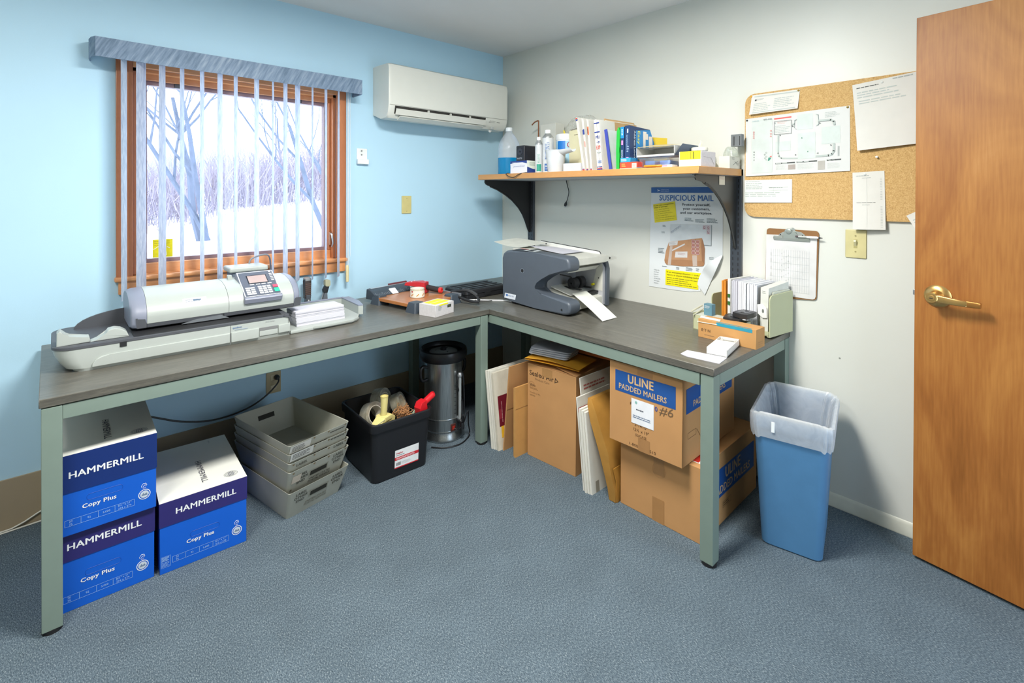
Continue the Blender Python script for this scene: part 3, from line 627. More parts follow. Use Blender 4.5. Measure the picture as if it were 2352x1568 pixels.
b.rect(FT(.0602), .10, .23, .078, .091, M('#5c6468', .5)); b.rect(FT(.0602), .19, .26, .033, .046, M('#5c6060', .5)); b.build('case_lid', cs)
b = MB(); b.tube(spl([(-.765, -.46, DZ + .003), (-.70, -.525, DZ + .003), (-.63, -.60, DZ + .003), (-.57, -.665, DZ + .003), (-.56, -.72, DZ + .003)]), .003, M('#eef0f2', .4), 6)  # bright reflection along the desk joint, modelled as a white strand
tag(b.build('power_cord_or_glare'), 'white strand standing in for a bright glare line across the desk joint', 'cord')
b = MB(); b.tube(spl([(-.67, -.52, DZ + .0025), (-.70, -.56, DZ + .0025), (-.66, -.60, DZ + .0025), (-.60, -.62, DZ + .0025), (-.555, -.68, DZ + .0025)]), .0022, PK, 6)
tag(b.build('power_cord_or_glare'), 'thin black cord looping on the desk in front of the black case', 'cord')

# ================================================================== on the desk along the white wall
FM = M('#505862', .42, var=.03, bump=.05, bscale=500); FW = M('#cfcfc6', .4)
fm = thing('folding_machine', 'grey paper folding machine with open front and white feed tray on the corner desk', 'folding machine', (-.40, -.92, DZ))
side = [(-.668, .765), (-.665, 1.0), (-.676, 1.028), (-.700, 1.044), (-.735, 1.051), (-.92, 1.054), (-1.158, 1.049), (-1.178, 1.040), (-1.188, 1.022), (-1.191, .996), (-1.183, .978), (-1.165, .970), (-1.05, .946), (-.985, .927), (-.945, .900), (-.927, .872), (-.929, .850), (-.945, .838), (-.985, .832), (-1.165, .822), (-1.186, .814), (-1.196, .798), (-1.193, .766), (-1.178, .750), (-1.150, .745), (-.95, .747), (-.76, .755), (-.69, .757)]
b = mbw(fm); b.prism(side, 'x', -.592, -.500, FM, .014, 4)
g = FL(-.5925); b.disc(g, .842, .943, .011, PK, .0006, 18); b.ring(g, .842, .943, .014, .003, M('#7c8591', .4), .0008); b.disc(g, 1.14, .772, .006, PK)
b.build('side_cover', fm)
b = mbw(fm); b.shape(g, [(.690, .768), (.698, .798), (.792, .798), (.784, .768)], M('#dfe6ee', .35), .0012); b.rect(g, .706, .722, .780, .792, M('#4a76b5', .4), .0018); b.text('Martin Yale', g, .726, .782, .008, M('#40588a', .5), width=.048, e=.002); b.build('maker_plate', fm)
tf = fr((-.5905, 0, 0), (0, -1, 0), V((.07, 0, .03)))
b = mbw(fm); q = FT(1.0535); b.put([(-.585, -.745, 1.0525), (-.515, -.745, 1.0555), (-.515, -.90, 1.0565), (-.585, -.90, 1.054)], [(0, 1, 2, 3)], M('#333b47', .3))
b.put([(-.575, -.83, 1.0555), (-.52, -.83, 1.0575), (-.52, -.925, 1.058), (-.575, -.925, 1.0565)], [(0, 1, 2, 3)], M('#d7dfe2', .3)); b.put([(-.565, -.85, 1.0565), (-.53, -.85, 1.0582), (-.53, -.895, 1.0586), (-.565, -.895, 1.0572)], [(0, 1, 2, 3)], M('#3d454d', .15))
b.put([(-.53, -.76, 1.0570), (-.52, -.76, 1.0574), (-.52, -.825, 1.0578), (-.53, -.825, 1.0574)], [(0, 1, 2, 3)], M('#b0484e', .4)); b.build('keypad', fm)
b = mbw(fm); b.box(-.500, -.250, -1.145, -.68, .752, .800, FW, .004)
b.prism([(-1.143, .800), (-.93, .845), (-.93, .80)], 'x', -.500, -.255, FW); b.box(-.500, -.255, -.95, -.70, .80, 1.0, M('#8b8d90', .5)); b.prism([(-1.13, .975), (-1.10, .95), (-.95, .955), (-.95, .99)], 'x', -.500, -.26, FW); b.build('chassis', fm)
b = mbw(fm); b.prism([(-1.095, .822), (-1.08, .829), (-.93, .860), (-.93, .853)], 'x', -.470, -.310, M('#dedfd8', .3)); b.build('delivery_tray', fm)
for x in (-.395, -.30):
    b = mbw(fm); b.box(x, x + .014, -1.10, -.92, .842, .850, PK); b.build('paper_guide', fm)
b = mbw(fm); b.box(-.36, -.255, -1.12, -1.085, .818, .828, PK, .002); b.build('stop_plate', fm)
for x0, x1, r_ in ((-.390, -.345, .030), (-.332, -.290, .034)):
    b = mbw(fm); b.lathe([(r_ * .8, x0), (r_, x0 + .004), (r_, x1 - .004), (r_ * .8, x1)], (0, -1.03, .872), M('#26272b', .7, bump=.2, bscale=400), 26, 'x'); b.build('roller', fm)
b = mbw(fm); b.tube([(-.47, -1.02, .93), (-.40, -1.03, .912), (-.34, -1.03, .874)], .004, PK, 6); b.tube([(-.39, -1.03, .872), (-.255, -1.03, .872)], .006, STEEL, 8); b.build('roller_shaft', fm)
b = mbw(fm); b.cyl((-.278, -1.09, .862), .007, .018, M('#e6dc18', .4), 'x', 10); b.build('yellow_knob', fm)
b = mbw(fm); b.prism([(-1.148, .752), (-1.150, .96), (-1.135, .985), (-.70, .985), (-.70, .752)], 'x', -.255, -.236, M('#b5b6ba', .45)); b.put([(-.2555, -1.148, .985), (-.2555, -1.148, .83), (-.2555, -1.07, .83), (-.2555, -1.11, .97)], [(0, 1, 2, 3)], FW)
for y, z in ((-1.02, .958), (-1.05, .955), (-1.12, .90)): b.disc(FL(-.2552), -y, z, .004, PK)
b.build('inner_wall', fm)
b = mbw(fm); b.prism([(-1.160, .745), (-1.164, .955), (-1.150, 1.0), (-1.10, 1.02), (-.68, 1.035), (-.67, .745)], 'x', -.236, -.205, FM, .006); b.build('far_cover', fm)
b = mbw(fm); b.prism([(-1.17, 1.018), (-1.168, 1.030), (-.66, 1.050), (-.66, 1.038)], 'x', -.498, -.215, FW); b.prism([(-1.17, .995), (-1.178, 1.0), (-1.178, 1.034), (-1.168, 1.034)], 'x', -.500, -.255, FW, .002)
b.prism([(-.257, 1.000), (-.257, 1.034), (-.20, 1.028), (-.165, 1.020), (-.165, 1.008)], 'y', -1.178, -1.168, FW, .001)
b.prism([(-1.11, 1.030), (-1.10, 1.046), (-.63, 1.075), (-.62, 1.045)], 'x', -.226, -.218, M('#e2e4e0', .4)); b.tube([(-.222, -1.11, 1.034), (-.222, -1.10, 1.047), (-.222, -.63, 1.076)], .003, PK, 6)
b.cyl((-.23, -1.180, 1.018), .006, .004, PK, 'y', 10); b.cyl((-.229, -.68, 1.062), .005, .004, PK, 'x', 10); b.build('feed_tray', fm)
for y in (-.74, -1.12):
    for x in (-.56, -.25): b = mbw(fm); b.cyl((x, y, .740), .012, .018, PK, 'z', 12); b.build('foot', fm)
def sheet(name, fn, mat, label, cat='paper', nu=8, nv=6, group=None):
    b = MB(); b.grid(nu, nv, fn, mat); vs = list(b.v); n = len(vs)
    return tag(b.build(name), label, cat, group)
sheet('paper_sheet', lambda u, v: (-.45 + .20 * v, -.425 - .30 * u, 1.083 - .012 * u - .028 * (1 - v) * (1 - u) * .5 - .02 * math.sin(u * 2.6) * (1 - v)), M('#d5d6cc', .7), 'curled sheet of paper sticking out behind the folding machine tray')
sheet('paper_sheet', lambda u, v: (-.45 + .19 * v, -.76 - .26 * u, 1.0515 - .0085 * u + .016 * (1 - v) * (1 - u) ** 2), PAPER, 'white sheet lying in the feed tray of the folding machine')
sheet('paper_strip', lambda u, v: (-.462 + .121 * v - .066 * u, -1.10 - .255 * u, .8345 - .0915 * u + .004 * math.sin(u * 3.14)), M('#dfe2d8', .6), 'white paper strip hanging from the folding machine down to the desk')

# sorter with folders
BEI = M('#b9bc98', .45, var=.02)
so = thing('desk_sorter', 'beige metal desk sorter full of envelopes and folders at the desk end', 'sorter', (-.225, -2.030, DZ), R(-8))
b = MB(); b.box(0, .200, 0, .30, .012, .0155, BEI); b.box(0, .004, 0, .30, .012, .032, BEI); b.box(.19, .196, 0, .30, .012, .15, BEI); b.build('base_plate', so)
b = MB(); b.prism([(0, .010)] + arc(.020, .172, .020, 180, 90, 5) + arc(.186, .185, .012, 90, 0, 4) + [(.198, .010)], 'y', -.006, -.001, BEI, .0012); b.box(.0, .198, -.006, .008, .008, .012, BEI); b.build('end_plate', so)
b = MB(); b.prism([(.03, .012)] + arc(.050, .130, .020, 180, 90, 5) + [(.196, .150), (.196, .012)], 'y', .298, .303, BEI, .0012); b.build('end_plate', so)
for y in (.050, .2045):
    b = MB(); b.prism([(.02, .014), (.022, .075), (.05, .10), (.19, .10), (.19, .014)], 'y', y, y + .002, BEI); b.build('divider', so)
SOX = (-.2191, -2.0308, DZ + .0165)
def insert(name, y0, y1, zt, mat, label, cat, x0=.004, lean=.0, x1=.178, flecks=None, tab=False):
    b = MB(); n_ = max(1, int((y1 - y0) / .006)); d = (y1 - y0) / n_
    for k in range(n_):
        jx = random.uniform(0, .004); jz = random.uniform(-.004, .004) if n_ > 2 else 0
        b.put([(x0 + jx, y0 + k * d, 0), (x1, y0 + k * d, 0), (x1, y0 + k * d + lean, zt + jz), (x0 + jx, y0 + k * d + lean, zt + jz), (x0 + jx, y0 + (k + .9) * d, 0), (x1, y0 + (k + .9) * d, 0), (x1, y0 + (k + .9) * d + lean, zt + jz), (x0 + jx, y0 + (k + .9) * d + lean, zt + jz)], [(0, 1, 2, 3), (4, 7, 6, 5), (0, 4, 5, 1), (3, 2, 6, 7), (0, 3, 7, 4), (1, 5, 6, 2)], mat)
    if flecks: flecks(b)
    o = b.build(name); place(o, SOX, R(-8)); return tag(o, label, cat)
insert('envelope', .212, .232, .212, M('#d98a2c', .6), 'orange envelope standing at the far end of the desk sorter', 'envelope', 0)
def stripes(b):
    for z in (.135, .10): b.box(-.0012, .002, .189, .200, z, z + .016, M('#2f6b2c', .6))
insert('file_folder', .188, .202, .222, M('#e4e2da', .6), 'white folder with green spine marks beside the orange envelope', 'folder', 0, flecks=stripes)
insert('paper_bundle', .148, .184, .218, PAPER, 'bundle of white paper in the sorter next to the green marked folder', 'paper')
insert('paper_bundle', .112, .147, .216, M('#e2e3e6', .7), 'middle bundle of white paper standing in the desk sorter', 'paper', .002)
insert('paper_bundle', .060, .108, .212, M('#dcdde2', .7), 'thick bundle of white paper beside the grey white file box', 'paper', .004)
fb = thing('file_box', 'white upright file box with round thumb tab in the desk sorter', 'file box', (-.2170, -2.0310, DZ + .0165), R(-8))
b = MB(); b.prism([(0, 0), (.006, .205), (.178, .220), (.178, 0)], 'y', .008, .044, M('#d5d7cf', .5)); b.lines(fr((.0028, .044, .16), (0, -1, 0), (.03, 0, 1)), .008, .028, .02, .035, 2, M('#9fa39c', .6), .3, 2); b.build('box_body', fb)
b = MB(); b.prism([(.052, .088), (.055, .128), (.032, .134), (.012, .118), (.010, .075), (.03, .072)], 'x', -.004, 0, M('#e9ebe6', .5)); b.disc(fr((-.0042, .028, .103), (0, -1, 0), (0, 0, 1)), 0, 0, .009, M('#6f736c', .6), sx=.5); b.build('thumb_tab', fb)
insert('file_folder', .001, .006, .186, M('#cfd2c4', .6), 'grey green folder against the front end plate of the sorter', 'folder', .03)
# tray with cartridges, eaton carton
ct = thing('plastic_tray', 'shallow beige plastic tray between the sorter and the brown carton', 'tray', (-.335, -1.955, DZ), R(-6))
b = MB(); b.box(0, .085, 0, .235, .0, .004, BEI); b.box(0, .003, 0, .235, 0, .07, BEI); b.box(.082, .085, 0, .235, 0, .07, BEI); b.box(0, .085, 0, .003, 0, .07, BEI); b.box(0, .085, .232, .235, 0, .078, BEI)
b.box(.002, .083, .08, .235, .066, .070, M('#c9ccc0', .4)); b.build('tray_body', ct)
b = MB(); b.tube([(-.012, .235, .085), (.09, .245, .098)], .004, M('#c8c6b0', .5), 6); b.tube([(-.012, .225, .070), (.09, .238, .084)], .003, M('#c8c6b0', .5), 6); b.build('rim_bar', ct)
for z, rz, lab in ((.8105, 12, 'lower of two black label cartridges stacked in front of the sorter'), (.8345, -6, 'upper of two black label cartridges stacked in front of the sorter')):
    k = thing('label_cartridge', lab, 'cartridge', (-.345 + (z - .81) * .6, -1.915 + (z - .81) * -1.2, z), R(rz), 'label cartridges')
    b = MB(); b.prism([(0, -.012), (0, .012), (.008, .034), (.060, .038), (.095, .030), (.095, -.03), (.06, -.036), (.008, -.034)], 'z', 0, .0225, M('#28292b', .35), .003); b.rect(FT(.0226), .02, .08, -.022, .022, M('#4b4e52', .3)); b.build('shell', k)
    b = MB(); b.lathe([(.009, 0), (.009, .001), (.004, .001)], (.030, 0, .0226), PK, 14); b.lathe([(.009, 0), (.009, .001), (.004, .001)], (.068, 0, .0226), PK, 14); b.build('spool', k)
b = MB(); b.box(0, .03, 0, .040, 0, .052, M('#5f8796', .5)); b.lines(FL(-.0003), -.036, -.008, .032, .046, 3, KEY, .4, 3); o = place(b.build('label_pad'), (-.285, -1.80, .8105), R(-6)); tag(o, 'blue grey box behind the black cartridges on the sorter tray', 'box')
KR = M('#bd8d55', .75, var=.05, scale=9); KRD = M('#a97a48', .8, var=.06, scale=9)
eb = thing('carton', 'long low brown carton with teal tape in front of the sorter', 'box', (-.422, -2.054, DZ), R(-2))
b = MB(); b.box(0, .082, 0, .255, 0, .082, KR, .001, 1)
g = FL(-.0002); b.text('E\u00b7T\u00b7N', g, -.238, .030, .012, M('#6e5134', .7), width=.040, bold=.03); b.lines(g, -.225, -.16, .012, .02, 1, M('#8f7150', .7), .3, 2)
gr = fr((0, -.0003, 0), (1, 0, 0), (0, 0, 1)); b.lines(gr, .015, .065, .005, .03, 3, M('#a8875c', .7), .25, 3); b.build('carton_body', eb)
b = MB(); b.rect(g, -.17, -.015, .066, .080, M('#2d8fa6', .4)); b.put([(-.0005, .02, .0826), (.006, .02, .0828), (.006, .17, .0828), (-.0005, .17, .0826)], [(0, 1, 2, 3)], M('#2d96ac', .4)); b.build('teal_tape', eb)
b = MB(); b.put([(-.003, .165, .070), (-.003, .258, .066), (.03, .258, .088), (.03, .165, .088)], [(0, 1, 2, 3)], M('#c9cbc0', .4)); b.build('packing_tape', eb)
ph = thing('phone_box', 'small white lidless phone box lying open on the desk corner', 'box', (-.611, -2.019, DZ + .0025), R(10))
WB = M('#dcdcd8', .45, var=.01)
b = MB(); b.box(0, .195, 0, .078, 0, .003, WB); b.box(0, .195, 0, .002, 0, .026, WB); b.box(0, .195, .076, .078, 0, .026, WB); b.box(0, .002, 0, .078, 0, .026, WB); b.box(.193, .195, 0, .078, 0, .026, WB)
b.text('2 G', fr((0, 0, .0262), (0, -1, 0), (1, 0, 0)), -.045, .018, .004, M('#8a8a86', .5), e=.001); b.build('tray_shell', ph)
b = MB(); b.box(.002, .135, .002, .076, .020, .0255, WB); b.box(.150, .185, .012, .066, .010, .012, M('#e4e4de', .5)); b.frame(FT(.0205), .148, .188, .010, .068, .003, M('#cfc9bd', .5)); b.box(.135, .193, .002, .076, .004, .006, M('#b59a72', .6)); b.build('insert', ph)
b = MB(); b.prism([(-.712, -1.905), (-.700, -1.872), (-.640, -1.868), (-.612, -2.020), (-.700, -2.030)], 'z', DZ, DZ + .002, PAPER)
tag(b.build('envelope'), 'plain white envelope lying flat on the desk corner under the phone box', 'envelope')

# ================================================================== on the white wall
BKM = M('#17181b', .45, var=.05); BKG = M('#3a3b3a', .35, .3, var=.05)
SHZ0, SHZ1 = 1.471, 1.505
shf = thing('wall_shelf', 'oak edged shelf on black curved brackets along the white wall above the desk', 'shelf', (0, -1.05, SHZ0))
SHW = wood('oak_edge', [(.3, '#b98249'), (.7, '#cf9a5c')], (6, .7, 6), .4, .2)
b = mbw(shf); b.box(-.46, -.002, -1.822, -.273, SHZ0, SHZ1, SHW, .002, 1); b.box(-.45, -.01, -1.81, -.285, SHZ0 - .001, SHZ0, M('#a9aeb2', .6)); b.build('shelf_board', shf)
for yc, mt in ((-.328, BKM), (-1.795, BKG)):
    b = mbw(shf); b.box(-.022, -.001, yc - .027, yc + .027, .76, 1.506, M('#4a5058', .4, .4), .002)
    for dy in (-.013, .013):
        for k in range(24 if yc < -1 else 16): z = 1.44 - .028 * k; b.box(-.0226, -.021, yc + dy - .002, yc + dy + .002, z, z + .016, BLK)
    b.build('wall_standard', shf)
    out = [(-.020, 1.470), (-.446, 1.470), (-.450, 1.455), (-.440, 1.441), (-.425, 1.434), (-.401, 1.428), (-.335, 1.407), (-.264, 1.373), (-.200, 1.334), (-.141, 1.284), (-.100, 1.235), (-.070, 1.180), (-.046, 1.128), (-.040, 1.115), (-.030, 1.107), (-.020, 1.107)]
    if yc < -1: out = [(-.020, 1.470), (-.440, 1.470), (-.444, 1.455), (-.434, 1.444), (-.405, 1.440), (-.375, 1.437), (-.36, 1.428), (-.352, 1.431), (-.30, 1.415), (-.25, 1.390), (-.200, 1.356), (-.150, 1.313), (-.105, 1.262), (-.075, 1.212), (-.045, 1.150), (-.030, 1.110), (-.020, 1.105)]
    b = mbw(shf); b.prism(out, 'y', yc - .003, yc + .003, mt)
    b.box(-.44, -.02, yc - .014, yc + .014, 1.4675, 1.4705, mt)
    for i in range(5 if yc > -1 else 7, len(out) - 2):        # rolled lip along the curve
        (x0, z0_), (x1, z1_) = out[i], out[i + 1]; b.tube([(x0, yc, z0_), (x1, yc, z1_)], .006, mt, 6)
    b.build('bracket', shf)
b = MB(); b.rect(fr((0, -1.799, 0), (1, 0, 0), (0, 0, 1)), -.215, -.155, 1.425, 1.470, M('#d6cdb8', .7)); b.lines(fr((0, -1.799, 0), (1, 0, 0), (0, 0, 1)), -.21, -.16, 1.45, 1.468, 3, M('#c39a90', .6), .3, 8, .0012)
tag(b.build('sticker'), 'small cream sticker on the right shelf bracket', 'sticker')

# poster
pst = thing('poster', 'suspicious mail safety poster with curled lower corner on the wall under the shelf', 'poster', (0, -1.51, .85))
PP = M('#dfe4e6', .35, var=.02, scale=6); PBL = M('#2f63a8', .5); PBT = M('#2a66b0', .5); PTX = M('#3a4654', .6); PYL = M('#e9d92a', .5); PYD = M('#f2e400', .5); PGR = M('#6d7a80', .6)
b = mbw(pst); g = FL(-.003); T_ = .0018
b.prism([(-u, v) for u, v in ((1.302, 1.418), (1.722, 1.424), (1.7215, 1.066), (1.683, 1.0), (1.60, .925), (1.603, .862), (1.539, .850), (1.44, .847), (1.289, .846))], 'x', -.003, -.0015, PP)
b.rect(g, 1.302, 1.7215, 1.387, 1.4185, PBL, T_ - .001)
b.shape(g, [(1.340, 1.407), (1.352, 1.403), (1.362, 1.399), (1.350, 1.398), (1.342, 1.393), (1.346, 1.399)], M('#cfdcee', .5), T_); b.text('UNITED STATES', g, 1.365, 1.402, .005, M('#c3d4ea', .5), e=T_); b.text('POSTAL SERVICE', g, 1.365, 1.394, .005, M('#c3d4ea', .5), e=T_)
b.text('SUSPICIOUS MAIL', g, 1.356, 1.344, .032, PBT, width=.316, bold=.016, e=T_)
b.text('Protect yourself,', g, 1.497, 1.317, .0135, PTX, width=.157, bold=.02, e=T_); b.text('your customers,', g, 1.500, 1.295, .0135, PTX, width=.152, bold=.02, e=T_); b.text('and our workplace.', g, 1.485, 1.273, .0135, PTX, width=.180, bold=.02, e=T_)
yf = fr(V((-.003, -1.316, 1.321)), (0, -.138, .020), (0, -.011 * 1, .105)); X_ = V((0, -.138, .020)).normalized(); yf = (V((-.003, -1.3265, 1.2155)), X_, V((0, .0115, .1055)).normalized())
b.rect(yf, 0, .139, 0, .1055, PYL, T_)
b.text('If you see a suspicious', yf, .004, .093, .0065, M('#6a6420', .6), width=.124, bold=.02, e=T_ + .0006); b.text('letter or package:', yf, .004, .082, .0065, M('#6a6420', .6), width=.088, bold=.02, e=T_ + .0006)
for i, s in enumerate(("Stay, don't handle it.", 'Isolate it immediately.', "Don't open, smell or taste.", 'Notify a supervisor.', 'Wash your hands with soap and water.', 'Activate your emergency plan.')):
    b.text('\u2022 ' + s, yf, .005, .069 - .0115 * i, .0045, M('#7a7430', .6), width=min(.128, .0042 * len(s)), e=T_ + .0006)
b.shape(g, [(1.426, 1.211), (1.663, 1.219), (1.661, 1.111), (1.424, 1.119)], M('#cfd6da', .5), T_); b.shape(g, [(1.661, 1.219), (1.6645, 1.217), (1.6625, 1.108), (1.590, 1.106), (1.592, 1.110), (1.659, 1.111)], M('#8a9499', .5), T_ + .0002)
pf2 = (V((-.003, -1.434, 1.160)), V((0, -.06, .045)).normalized(), V((0, .045, .06)).normalized()); b.text('PERSONAL!', pf2, 0, 0, .012, M('#8593a6', .6), width=.072, e=T_ + .0008)
ST = M('#b0707e', .5)
def stamps(u, v, nx, ny, w, h, lean=0):
    for i in range(nx):
        for j in range(ny):
            U, Vv = u + i * w * 1.12 + lean * j, v - j * h * 1.12
            b.frame(g, U, U + w, Vv - h, Vv, w * .10, M('#d9b8be', .5), T_ + .0012); b.ring(g, U + w * .5, Vv - h * .42, w * .3, w * .12, ST, T_ + .0014, 10); b.rect(g, U + w * .2, U + w * .8, Vv - h * .85, Vv - h * .72, ST, T_ + .0014)
stamps(1.615, 1.214, 1, 1, .018, .021); stamps(1.637, 1.214, 1, 2, .018, .021)
b.shape(g, [(1.417, 1.112), (1.610, 1.147), (1.618, 1.128), (1.627, 1.090), (1.625, 1.010), (1.621, 1.000), (1.612, .996), (1.500, .984), (1.404, .983), (1.392, .994), (1.389, 1.006), (1.398, 1.058)], M('#b98c66', .6, var=.06, scale=30), T_ + .0004)
b.shape(g, [(1.391, 1.010), (1.500, 1.020), (1.611, 1.024), (1.625, 1.010), (1.621, 1.000), (1.612, .996), (1.500, .984), (1.404, .983), (1.392, .994)], M('#a97c58', .6), T_ + .0006)
b.shape(g, [(1.610, 1.147), (1.618, 1.128), (1.627, 1.090), (1.625, 1.010), (1.611, 1.024), (1.607, 1.10)], M('#9a6f50', .6), T_ + .0007)
TP = M('#c3b3a8', .4)
b.shape(g, [(1.424, 1.089), (1.440, 1.091), (1.430, .983), (1.410, .983)], TP, T_ + .001); b.shape(g, [(1.556, 1.049), (1.583, 1.052), (1.585, .994), (1.560, .991)], TP, T_ + .001)
LW = M('#d5d3d2', .5); b.shape(g, [(1.458, 1.061), (1.529, 1.068), (1.528, 1.034), (1.454, 1.028)], LW, T_ + .001); b.shape(g, [(1.417, 1.112), (1.472, 1.121), (1.469, 1.099), (1.417, 1.090)], LW, T_ + .001); b.shape(g, [(1.436, 1.069), (1.512, 1.111), (1.514, 1.103), (1.438, 1.062)], LW, T_ + .0012)
b.lines(g, 1.472, 1.520, 1.045, 1.058, 3, M('#b58a8a', .6), .3, 4, T_ + .0016); b.lines(g, 1.42, 1.46, 1.098, 1.112, 3, M('#8f9aa0', .6), .3, 5, T_ + .0016)
stamps(1.552, 1.134, 2, 4, .021, .018)
for i, (u0, u1, v0, v1, n_) in enumerate(((1.511, 1.563, 1.232, 1.252, 3), (1.572, 1.624, 1.227, 1.247, 3), (1.636, 1.699, 1.228, 1.253, 4), (1.377, 1.400, 1.195, 1.206, 2), (1.370, 1.396, 1.158, 1.168, 2), (1.349, 1.392, 1.043, 1.075, 4), (1.650, 1.682, 1.036, 1.050, 2), (1.375, 1.412, .968, .975, 1), (1.461, 1.48, .962, .976, 2), (1.519, 1.560, .962, .982, 3), (1.577, 1.598, .965, .983, 2), (1.617, 1.648, .968, .981, 2))):
    b.lines(g, u0, u1, v0, v1, n_, PGR, .45, 20 + i, T_)
for i, s in enumerate(('Contact the', 'U.S. Postal', 'Inspection', 'Service at', '877-876-2455', 'and request', 'assistance.')): b.text(s, g, 1.323, .944 - .0125 * i, .0052, M('#4a565c', .6), e=T_)
b.shape(g, [(1.397, .956), (1.640, .958), (1.600, .925), (1.590, .905), (1.591, .868), (1.396, .869)], PYD, T_)
b.text('In an emergency situation \u2014 such as s', g, 1.405, .940, .0085, M('#5a5410', .6), width=.212, bold=.02, e=T_ + .0006); b.text('vapors, or anyone exhibiting medical', g, 1.405, .925, .0085, M('#5a5410', .6), width=.192, bold=.02, e=T_ + .0006)
for i, w_ in enumerate((.19, .13, .15, .18)): b.lines(g, 1.405, 1.405 + w_, .908 - .011 * i, .915 - .011 * i, 1, M('#8a8420', .6), .5, 40 + i, T_ + .0006, .05)
def flap(u, v):                                               # the corner rolls away from the wall and back over itself
    p0 = V((-.003, -1.7215, 1.068)).lerp(V((-.003, -1.603, .862)), v); p1 = V((-.003, -1.722, 1.066)).lerp(V((-.006, -1.628, .847)), v); p2 = V((-.03, -1.683, 1.0)).lerp(V((-.03, -1.603, .868)), v) if v > .5 else V((-.012, -1.7215, 1.066)).lerp(V((-.030, -1.640, .94)), v * 2).lerp(V((-.03, -1.603, .868)), 0)
    a = R(180 * u); r_ = .012 * math.sin(math.pi * min(1, v * 1.4 + .12)) + .002; base = V((0, -1.722 + .094 * v, 1.066 - .219 * v)); inn = V((0, -1.7215 + .1345 * (1 - (1 - v) ** 1.6), 1.066 - .170 * v + .012 * math.sin(math.pi * v)))
    if u < .5: return (-.0025 - 2 * r_ * u * 2 * .5 - r_ * math.sin(a), base.y - r_ * math.sin(a) * .6, base.z - r_ * math.sin(a) * .3)
    q = base.lerp(inn, (u - .5) * 2); return (-.0025 - r_ - r_ * math.sin(R(90)), q.y, q.z)
b.grid(16, 14, flap, PP)
b.build('poster_sheet', pst)

# corkboard and what is pinned to it
def cork():
    n = NT('cork'); v = n.coord(); a = n.noise(v, 260, 2, .7); c = n.noise(v, 70, 3)
    mx = n.add('ShaderNodeMix', data_type='FLOAT'); mx.inputs[0].default_value = .25; n.link(a, mx.inputs[2]); n.link(c, mx.inputs[3])
    n.link(n.ramp(mx.outputs[0], [(.30, '#a98350'), (.45, '#c6a066'), (.58, '#d2ae74'), (.72, '#dfc28c')]), n.b.inputs['Base Color']); n.b.inputs['Roughness'].default_value = .9; n.bump(a, .4, .003); return n.m
b = MB(); b.prism([(-u, v) for u, v in rrect(1.835, 2.76, 1.270, 1.873, .045, 6)], 'x', -.014, -.0005, cork(), .002)
tag(b.build('corkboard'), 'rounded cork board on the white wall partly behind the door', 'corkboard')
CK = -.0142
INKG = M('#a3aaa8', .6); INKD = M('#4a4f4e', .6); INKR = M('#e0544e', .5); INKM = M('#b5beba', .6)
def pinned(name, pts, label, cat='paper', lift=.010, curl='b', mat=None):
    """sheet pinned flat along its top, its foot standing a little off the board; pts: TL TR BR BL as (u, z)"""
    tl, trr, br, bl_ = [V((p[0], p[1])) for p in pts]; k = CK - .0012
    def at(s, t): return tl.lerp(trr, s).lerp(bl_.lerp(br, s), t)
    def off(s, t): return k - lift * (t ** 1.7) * (1 + .35 * math.sin(3 * s + 1))
    def fn(s, t): q = at(s, t); return (off(s, t), -q.x, q.y)
    b = MB(); b.grid(8, 8, fn, mat or PAPW)
    b._at = lambda s, t: (off(s, t) - .0007, -at(s, t).x, at(s, t).y)
    return b
def mark(b, s0, s1, t0, t1, m):
    n_ = 3; b.put([b._at(s0 + (s1 - s0) * i / n_, t) for t in (t0, t1) for i in range(n_ + 1)], [(i, i + 1, n_ + 2 + i, n_ + 1 + i) for i in range(n_)], m)
def rows(b, s0, s1, t0, t1, n_, m, seed, fill=.4):
    rd = random.Random(seed); d = (t1 - t0) / n_
    for i in range(n_):
        s = s0; e_ = s1 - (s1 - s0) * .3 * rd.random()
        while s < e_:
            w = min(e_ - s, (s1 - s0) * (.08 + .16 * rd.random())); mark(b, s, s + w, t0 + i * d, t0 + (i + fill) * d, m); s += w + (s1 - s0) * .025
def pin(u, z, color, label, kind='ball'):
    t = thing('pushpin', label, 'pushpin', (CK - .0015, -u, z), 0, 'pushpins on the cork board')
    b = MB()
    if kind == 'tack': b.lathe([(.001, 0), (.0048, -.0005), (.0045, -.0018), (.002, -.0032), (.0005, -.0034)], (0, 0, 0), color, 14, 'x')
    else: b.lathe([(.0045, 0), (.0045, -.0015), (.0025, -.003), (.0025, -.008), (.0042, -.0095), (.0042, -.012), (.002, -.0125)], (0, 0, 0), color, 12, 'x')
    b.build('head', t)
    b = MB(); b.cyl((0, 0, 0), .0006, .008, STEEL, 'x', 6); b.build('point', t)
GOLD = M('#b59a52', .3, .8)
b = pinned('note', ((1.868, 1.866), (2.083, 1.864), (2.076, 1.776), (1.861, 1.770)), '', lift=.012)
mark(b, .06, .95, .07, .12, INKM); mark(b, .06, .95, .90, .95, INKM); mark(b, .08, .12, .24, .32, INKD); rows(b, .12, .28, .22, .32, 2, INKG, 1); rows(b, .07, .45, .45, .90, 5, INKM, 2); rows(b, .50, .92, .30, .85, 6, INKM, 3); rows(b, .5, .85, .48, .53, 1, INKG, 5)
tag(b.build('pinned_notice'), 'small printed form pinned at the upper left of the cork board', 'paper')
b = pinned('doc', ((1.839, 1.753), (2.279, 1.764), (2.282, 1.482), (1.842, 1.469)), '', lift=.004, mat=M('#d2d4d1', .5, var=.01)); cx_ = lambda u: (u - 1.840) / .441
def cz(u, z): s = cx_(u); top = 1.753 + .011 * s; bot = 1.469 + .013 * s; return (top - z) / (top - bot)
